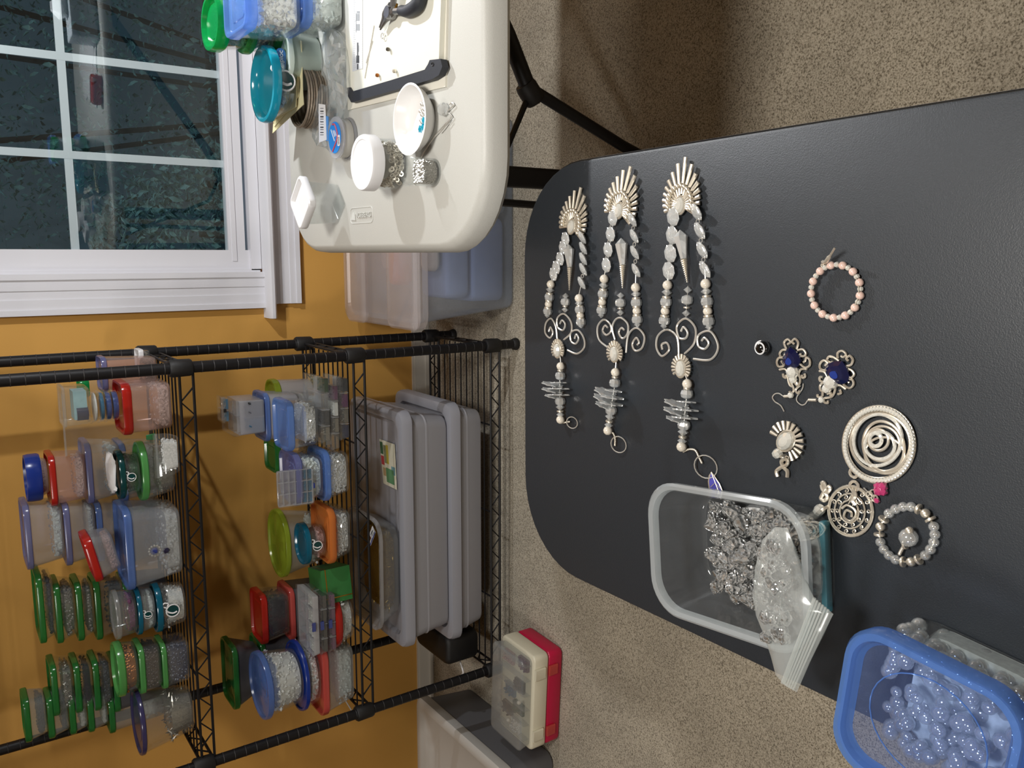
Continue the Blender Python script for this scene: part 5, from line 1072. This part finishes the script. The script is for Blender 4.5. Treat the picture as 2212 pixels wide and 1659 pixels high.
# filigree pendant
org = z5(865, 1065, 0)
fp = thing('filigree_pendant', 'dark silver openwork oval pendant touching the clear tub', 'jewellery', tuple(org))
def ell2(cx, cy, rx, ry, rot=0, n=36, h=.0025):
    o_ = []
    for k in range(n):
        a = 2*PI*k/n; x, y = rx*math.cos(a), ry*math.sin(a); o_.append(z5(cx+x*math.cos(rot)-y*math.sin(rot), cy+x*math.sin(rot)+y*math.cos(rot), h)-org)
    return o_
for cx, cy, rx, ry, r_ in ((862, 1065, 210, 238, .0011), (862, 1065, 195, 222, .0006), (855, 1065, 142, 165, .0008), (850, 1070, 88, 105, .0009)): MB().tube(ell2(cx, cy, rx, ry, -.15), r_, 6, closed=True).build('oval_frame', 'silver', fp)
for ring, n_, r_ in (((862, 1065, 172, 196), 14, 24), ((852, 1066, 116, 136), 10, 24)):
    for k in range(n_):
        a = 2*PI*k/n_; cx, cy = ring[0]+ring[2]*math.cos(a), ring[1]+ring[3]*math.sin(a)
        pts = [z5(cx+r_*(1-q*.10)*math.cos(a+q*.9), cy+r_*(1-q*.10)*math.sin(a+q*.9), .0028)-org for q in range(9)]
        MB().tube(pts, .00055, 5).build('filigree_curl', 'silver', fp)
for k in range(5): MB().tube(crom([z5(890, 880, .004)-org, z5(840+k*25, 960, .0045)-org, z5(800+k*42, 1010-abs(k-2)*14, .004)-org], 5), .0006, 5).build('fan_wire', 'silver', fp)
MB().tube(crom([z5(890, 870, .005)-org, z5(905, 920, .006)-org, z5(880, 960, .006)-org, z5(910, 1000, .004)-org], 5), .0022, 6).build('bail', 'silver', fp)
MB().tube(crom([z5(x, y, .004)-org for x, y in ((780, 1040), (830, 1010), (900, 1050), (910, 1110), (860, 1160), (800, 1120), (820, 1060), (870, 1080), (870, 1120))], 5), .0011, 6).build('centre_scroll', 'silver', fp)
MB().tube([z5(895, 830, .003)-org+Vector((.0042*math.cos(k*PI/6), .0042*math.sin(k*PI/6), 0)) for k in range(12)], .0014, 6, closed=True).build('hanging_ring', 'silver', fp)
# second infinity charm
org = z5(610, 920, 0)
ic_ = thing('infinity_charm', 'silver infinity charm beside the openwork pendant', 'jewellery', tuple(org))
infinity(ic_, [(590, 815), (600, 860), (640, 890), (670, 850), (650, 830)], org); infinity(ic_, [(590, 805), (610, 800), (625, 850), (600, 910), (585, 945), (620, 965), (645, 930), (620, 890), (640, 880)], org)
bead(ic_, z5(570, 1055, .005)-org, 'stone', .006, (.6, .8, .2)); bead(ic_, z5(605, 1045, .004)-org, 'disc', .0055, (.8, .6, .2))
# pink flower studs
org = z5(1145, 855, 0)
ps = thing('flower_stud', 'pink four petal flower stud between the brooch and the openwork pendant', 'jewellery', tuple(org))
for dx, dy in ((-20, -20), (20, -20), (-20, 22), (20, 22)): put('petal_gem', shared('petal_gem', lambda: MB().ball((0, 0, 0), 1, 1), 'pink_gem', True), ps, z5(1145+dx, 855+dy, .005)-org, sc=.0044)
MB().ball(z5(1145, 855, .007)-org, .0022, 2).build('centre', 'pink_gem', ps)
MB().tube([z5(1145, 855, .003)-org, z5(1110, 890, .002)-org], .0006, 5).build('post', 'silver', ps)
org = z5(1075, 920, 0)
ps = thing('stud_earring', 'tiny gold stud with butterfly back beside the pink flower', 'jewellery', tuple(org))
MB().tube([z5(985, 845, .004)-org, z5(1050, 910, .003)-org], .0006, 5).build('post', 'bright_wire', ps)
for p_ in ((1040, 910), (1075, 895), (1090, 945), (1055, 940)): MB().tube([z5(*p_, .0035)-org+Vector((.0028*math.cos(k*PI/5), .0028*math.sin(k*PI/5), 0)) for k in range(10)], .0007, 5, closed=True).build('butterfly_loop', 'silver', ps)
MB().ball(z5(1110, 965, .003)-org, .0028, 1).build('pink_gem', 'pink_gem', ps, flat=True)
# crystal bracelet with dangling bead
org = z5(1395, 1285, 0)
br = thing('crystal_bracelet', 'crystal and silver bead bracelet with a round glass charm', 'jewellery', tuple(org))
n_ = 22; ring = ell2(1395, 1285, 262, 262, 0, n_, .0055)
seq = ['ab', 'ab', 'ab', 'ab', 'disc', 'ball', 'disc']
for k, p in enumerate(ring):
    kd = seq[k % len(seq)]; t_ = (ring[(k+1) % n_]-ring[k-1]).normalized()
    bead(br, p, kd, .0042 if kd == 'ab' else (.0046 if kd == 'disc' else .0040), t_)
MB().tube(ring, .0008, 5, closed=True).build('elastic', 'silver', br)
bead(br, z5(1408, 1315, .008)-org, 'ab', .0078, (0, 0, 1)); bead(br, z5(1415, 1250, .010)-org, 'ball', .0034, (0, 0, 1)); bead(br, z5(1378, 1380, .005)-org, 'disc', .0042, (.4, -.9, 0))
a = crom([z5(1370, 1390, .004)-org, z5(1345, 1430, .004)-org, z5(1325, 1470, .005)-org], 4)
for p in a: bead(br, p, 'ball', .0016, (0, 0, 1))
# ------------------------------------------------------------------ clear tub heaped with crystals
cx0 = Vector((-.046, -1.350, HB)); rz = .105
ct = thing('crystal_tub', 'open clear rectangular tub heaped with cut crystals on the black table', 'tub', tuple(cx0), (0, 0, rz))
w_, d_, h_ = .127, .182, .061
body_mesh(MB(), w_*.82, d_*.88, w_*.97, d_*.98, h_, .033, .0014, 8).build('body', BODY['clear'], ct)
MB().loft([rr(w_-.004, d_-.004, .033, h_-.006, 8), rr(w_+.008, d_+.008, .037, h_-.005, 8), rr(w_+.009, d_+.009, .037, h_+.001, 8), rr(w_+.004, d_+.004, .035, h_+.003, 8), rr(w_-.004, d_-.004, .032, h_+.001, 8), rr(w_-.007, d_-.007, .031, h_-.006, 8)], closed=True).build('rim', plast('tub_rim', (.80, .84, .86), .34, .12, (.93, .96, .97), 1.3), ct)
rbox(MB(), w_*.66, .006, .009, .002, .003, .001, 0, -d_*.405).build('teal_liner', mat('teal_liner', '4a8c9c', .4), ct)
Rz = Matrix.Rotation(rz, 3, 'Z'); rn = random.Random(21)
def cutstone(seed):
    r2 = random.Random(seed); mb = MB(); s = [r2.uniform(.8, 1.2) for _ in range(3)]
    n2 = r2.choice((5, 6, 8))
    mb.loft([[(q*math.cos(k*2*PI/n2)*s[0], q*math.sin(k*2*PI/n2)*s[1], z*s[2]) for k in range(n2)] for q, z in ((.12, -1.0), (.72, -.25), (.80, .1), (.42, .55), (.30, .58))]); return mb
CUT = [shared('cut_crystal_%d' % k, (lambda kk: (lambda: cutstone(kk)))(k), 'crystal_cut', True) for k in range(5)]
core = MB(); core.loft([rr(w_*.70, d_*.60, .03, .003, 5, 0, -.020), rr(w_*.70, d_*.56, .03, .014, 5, 0, -.022), rr(w_*.4, d_*.3, .02, .021, 5, 0, -.025)])
co_ = core.build('crystal_bed', FILL['crystal'], None, flat=True); co_.location = cx0; co_.rotation_euler = (0, 0, rz); tag(co_, 'bottom layer of cut crystals in the open clear tub', 'crystals', kind='stuff')
for k in range(260):
    u, v = rn.uniform(-.47, .47), rn.uniform(-.47, .30); hmax = .027+.020*math.exp(-((u/.42)**2+((v+.15)/.33)**2))
    z = .008+rn.random()**.55*(hmax-.006)
    taper = .80+.15*z/h_
    p = cx0+Rz @ Vector((u*w_*taper*.90, v*d_*taper*.92, z))
    o = bpy.data.objects.new('cut_crystal', rn.choice(CUT)); C.objects.link(o); o.location = p; s_ = rn.uniform(.006, .0105); o.scale = (s_, s_, s_*rn.uniform(.8, 1.3)); o.rotation_euler = (rn.uniform(0, 6), rn.uniform(0, 6), rn.uniform(0, 6))
    tag(o, 'cut glass crystal in the heap inside the open clear tub', 'crystal', 'cut crystals in the open clear tub')
# zip bag draped over the tub
zb_ = HB+.072
out = [(1627, 1290), (1632, 1225), (1648, 1165), (1675, 1138), (1702, 1140), (1716, 1180), (1735, 1240), (1760, 1292), (1785, 1312), (1801, 1326), (1778, 1372), (1750, 1430), (1722, 1495), (1698, 1482), (1676, 1458), (1667, 1420), (1650, 1370), (1634, 1330)]
def bagz(x, y): return HB+.069 if x < 1735 and y < 1400 else HB+.063
org = at(1690, 1300, zb_)
zb2 = thing('draped_zip_bag', 'clear zip bag of crystals draped over the corner of the open tub', 'bag', tuple(org))
FILM = plast('zip_film', (.80, .83, .82), .30, .16, (.96, .98, .97), 1.6)
puff([at(x, y, bagz(x, y)) for x, y in out], .009, FILM, 'film', zb2, org, 0, 5, .0012, 9)
for k in range(6):
    f_ = k*.085; A, B = Vector((1757, 1290)), Vector((1688, 1474)); A2, B2 = Vector((1801, 1326)), Vector((1722, 1495))
    p0, p1 = A+(A2-A)*(.06+f_*1.6), B+(B2-B)*(.06+f_*1.6)
    MB().tube([at(p0.x, p0.y, HB+.070)-org, at((p0.x+p1.x)/2, (p0.y+p1.y)/2, HB+.073)-org, at(p1.x, p1.y, HB+.068)-org], .0009 if k else .0016, 6).build('zip_ridge', FILM, zb2)
rn = random.Random(31)
for k in range(34):
    x, y = rn.uniform(1645, 1705), rn.uniform(1165, 1380)
    if x > 1640+(y-1130)*.45+20: x -= 25
    o = bpy.data.objects.new('bagged_crystal', rn.choice(CUT)); C.objects.link(o); o.location = at(x, y, HB+.069+rn.uniform(-.003, .003)); s_ = rn.uniform(.006, .009); o.scale = (s_, s_, s_); o.rotation_euler = (rn.uniform(0, 6), rn.uniform(0, 6), rn.uniform(0, 6))
    tag(o, 'milky cut crystal inside the zip bag draped over the tub', 'crystal', 'cut crystals inside the draped zip bag')
# ------------------------------------------------------------------ blue lidded tub of glass beads
bx0 = Vector((-.1096, -1.556, HB)); rz2 = -.10
bc = thing('blue_lidded_tub', 'tub of round glass beads with a see-through blue rimmed lid on the black table', 'tub', tuple(bx0), (0, 0, rz2))
w2, d2, h2_ = .115, .130, .077
body_mesh(MB(), w2*.92, d2*.92, w2*.97, d2*.97, h2_-.004, .026, .0014, 8).build('body', BODY['clear'], bc)
ldb = plast('lid_blue_rim', hexl('6a94d6'), .55, .12, (.60, .74, 1)); 
rm = MB().loft([rr(w2-.002, d2-.002, .026, h2_-.016, 8), rr(w2+.006, d2+.006, .030, h2_-.014, 8), rr(w2+.007, d2+.007, .030, h2_-.002, 8), rr(w2+.003, d2+.003, .029, h2_+.002, 8), rr(w2-.008, d2-.008, .025, h2_+.001, 8), rr(w2-.016, d2-.016, .022, h2_-.008, 8), rr(w2-.018, d2-.018, .021, h2_-.008, 8), rr(w2-.010, d2-.010, .024, h2_-.002, 8), rr(w2+.001, d2+.001, .028, h2_-.002, 8)], closed=True).build('lid_rim', ldb, bc)
pn = MB().loft([rr(w2-.016, d2-.016, .022, h2_-.0090, 8), rr(w2-.016, d2-.016, .022, h2_-.0080, 8)]).build('lid_panel', plast('lid_panel', hexl('7f9be0'), .08, .10, (.84, .89, 1), 1.0), bc)
MB().tube([(.040*math.cos(k*PI/16), .045*math.sin(k*PI/16), h2_-.0076) for k in range(32)], .0006, 5, closed=True).build('moulded_circle', ldb, pn)
MB().loft([rr(.045, .016, .006, h2_-.010, 4, w2*.24, -d2/2-.008), rr(.045, .016, .006, h2_-.007, 4, w2*.24, -d2/2-.008)]).build('tab', ldb, rm)
Rz = Matrix.Rotation(rz2, 3, 'Z'); rn = random.Random(41)
core = MB().loft([rr(w2*.8, d2*.78, .02, .003, 5, .004, -.008), rr(w2*.8, d2*.72, .02, .026, 5, .006, -.010)]).build('bead_bed', FILL['ice'], None); core.location = bx0; core.rotation_euler = (0, 0, rz2); tag(core, 'bottom layer of glass beads in the blue lidded tub', 'beads', kind='stuff')
gme = shared('glass_bead', lambda: MB().ball((0, 0, 0), 1, 2), 'crystal_clear', False)
for k in range(290):
    u, v = rn.uniform(-.46, .46), rn.uniform(-.46, .46); hm = .053-.026*max(0, v+.05)-.018*max(0, -u)
    z = .008+(rn.random()**.45)*(hm-.008)
    if rn.random() < .5:
        if rn.random() < .5: u = .455*rn.choice((-1, 1, 1, 1))
        else: v = -.455
        z = rn.uniform(.006, hm)
    p = bx0+Rz @ Vector((u*w2*.86, v*d2*.86, z))
    o = bpy.data.objects.new('glass_bead', gme); C.objects.link(o); o.location = p; s_ = rn.uniform(.0048, .0070); o.scale = (s_, s_, s_*rn.uniform(.8, 1))
    tag(o, 'clear glass bead in the heap inside the blue lidded tub', 'bead', 'glass beads in the blue lidded tub')
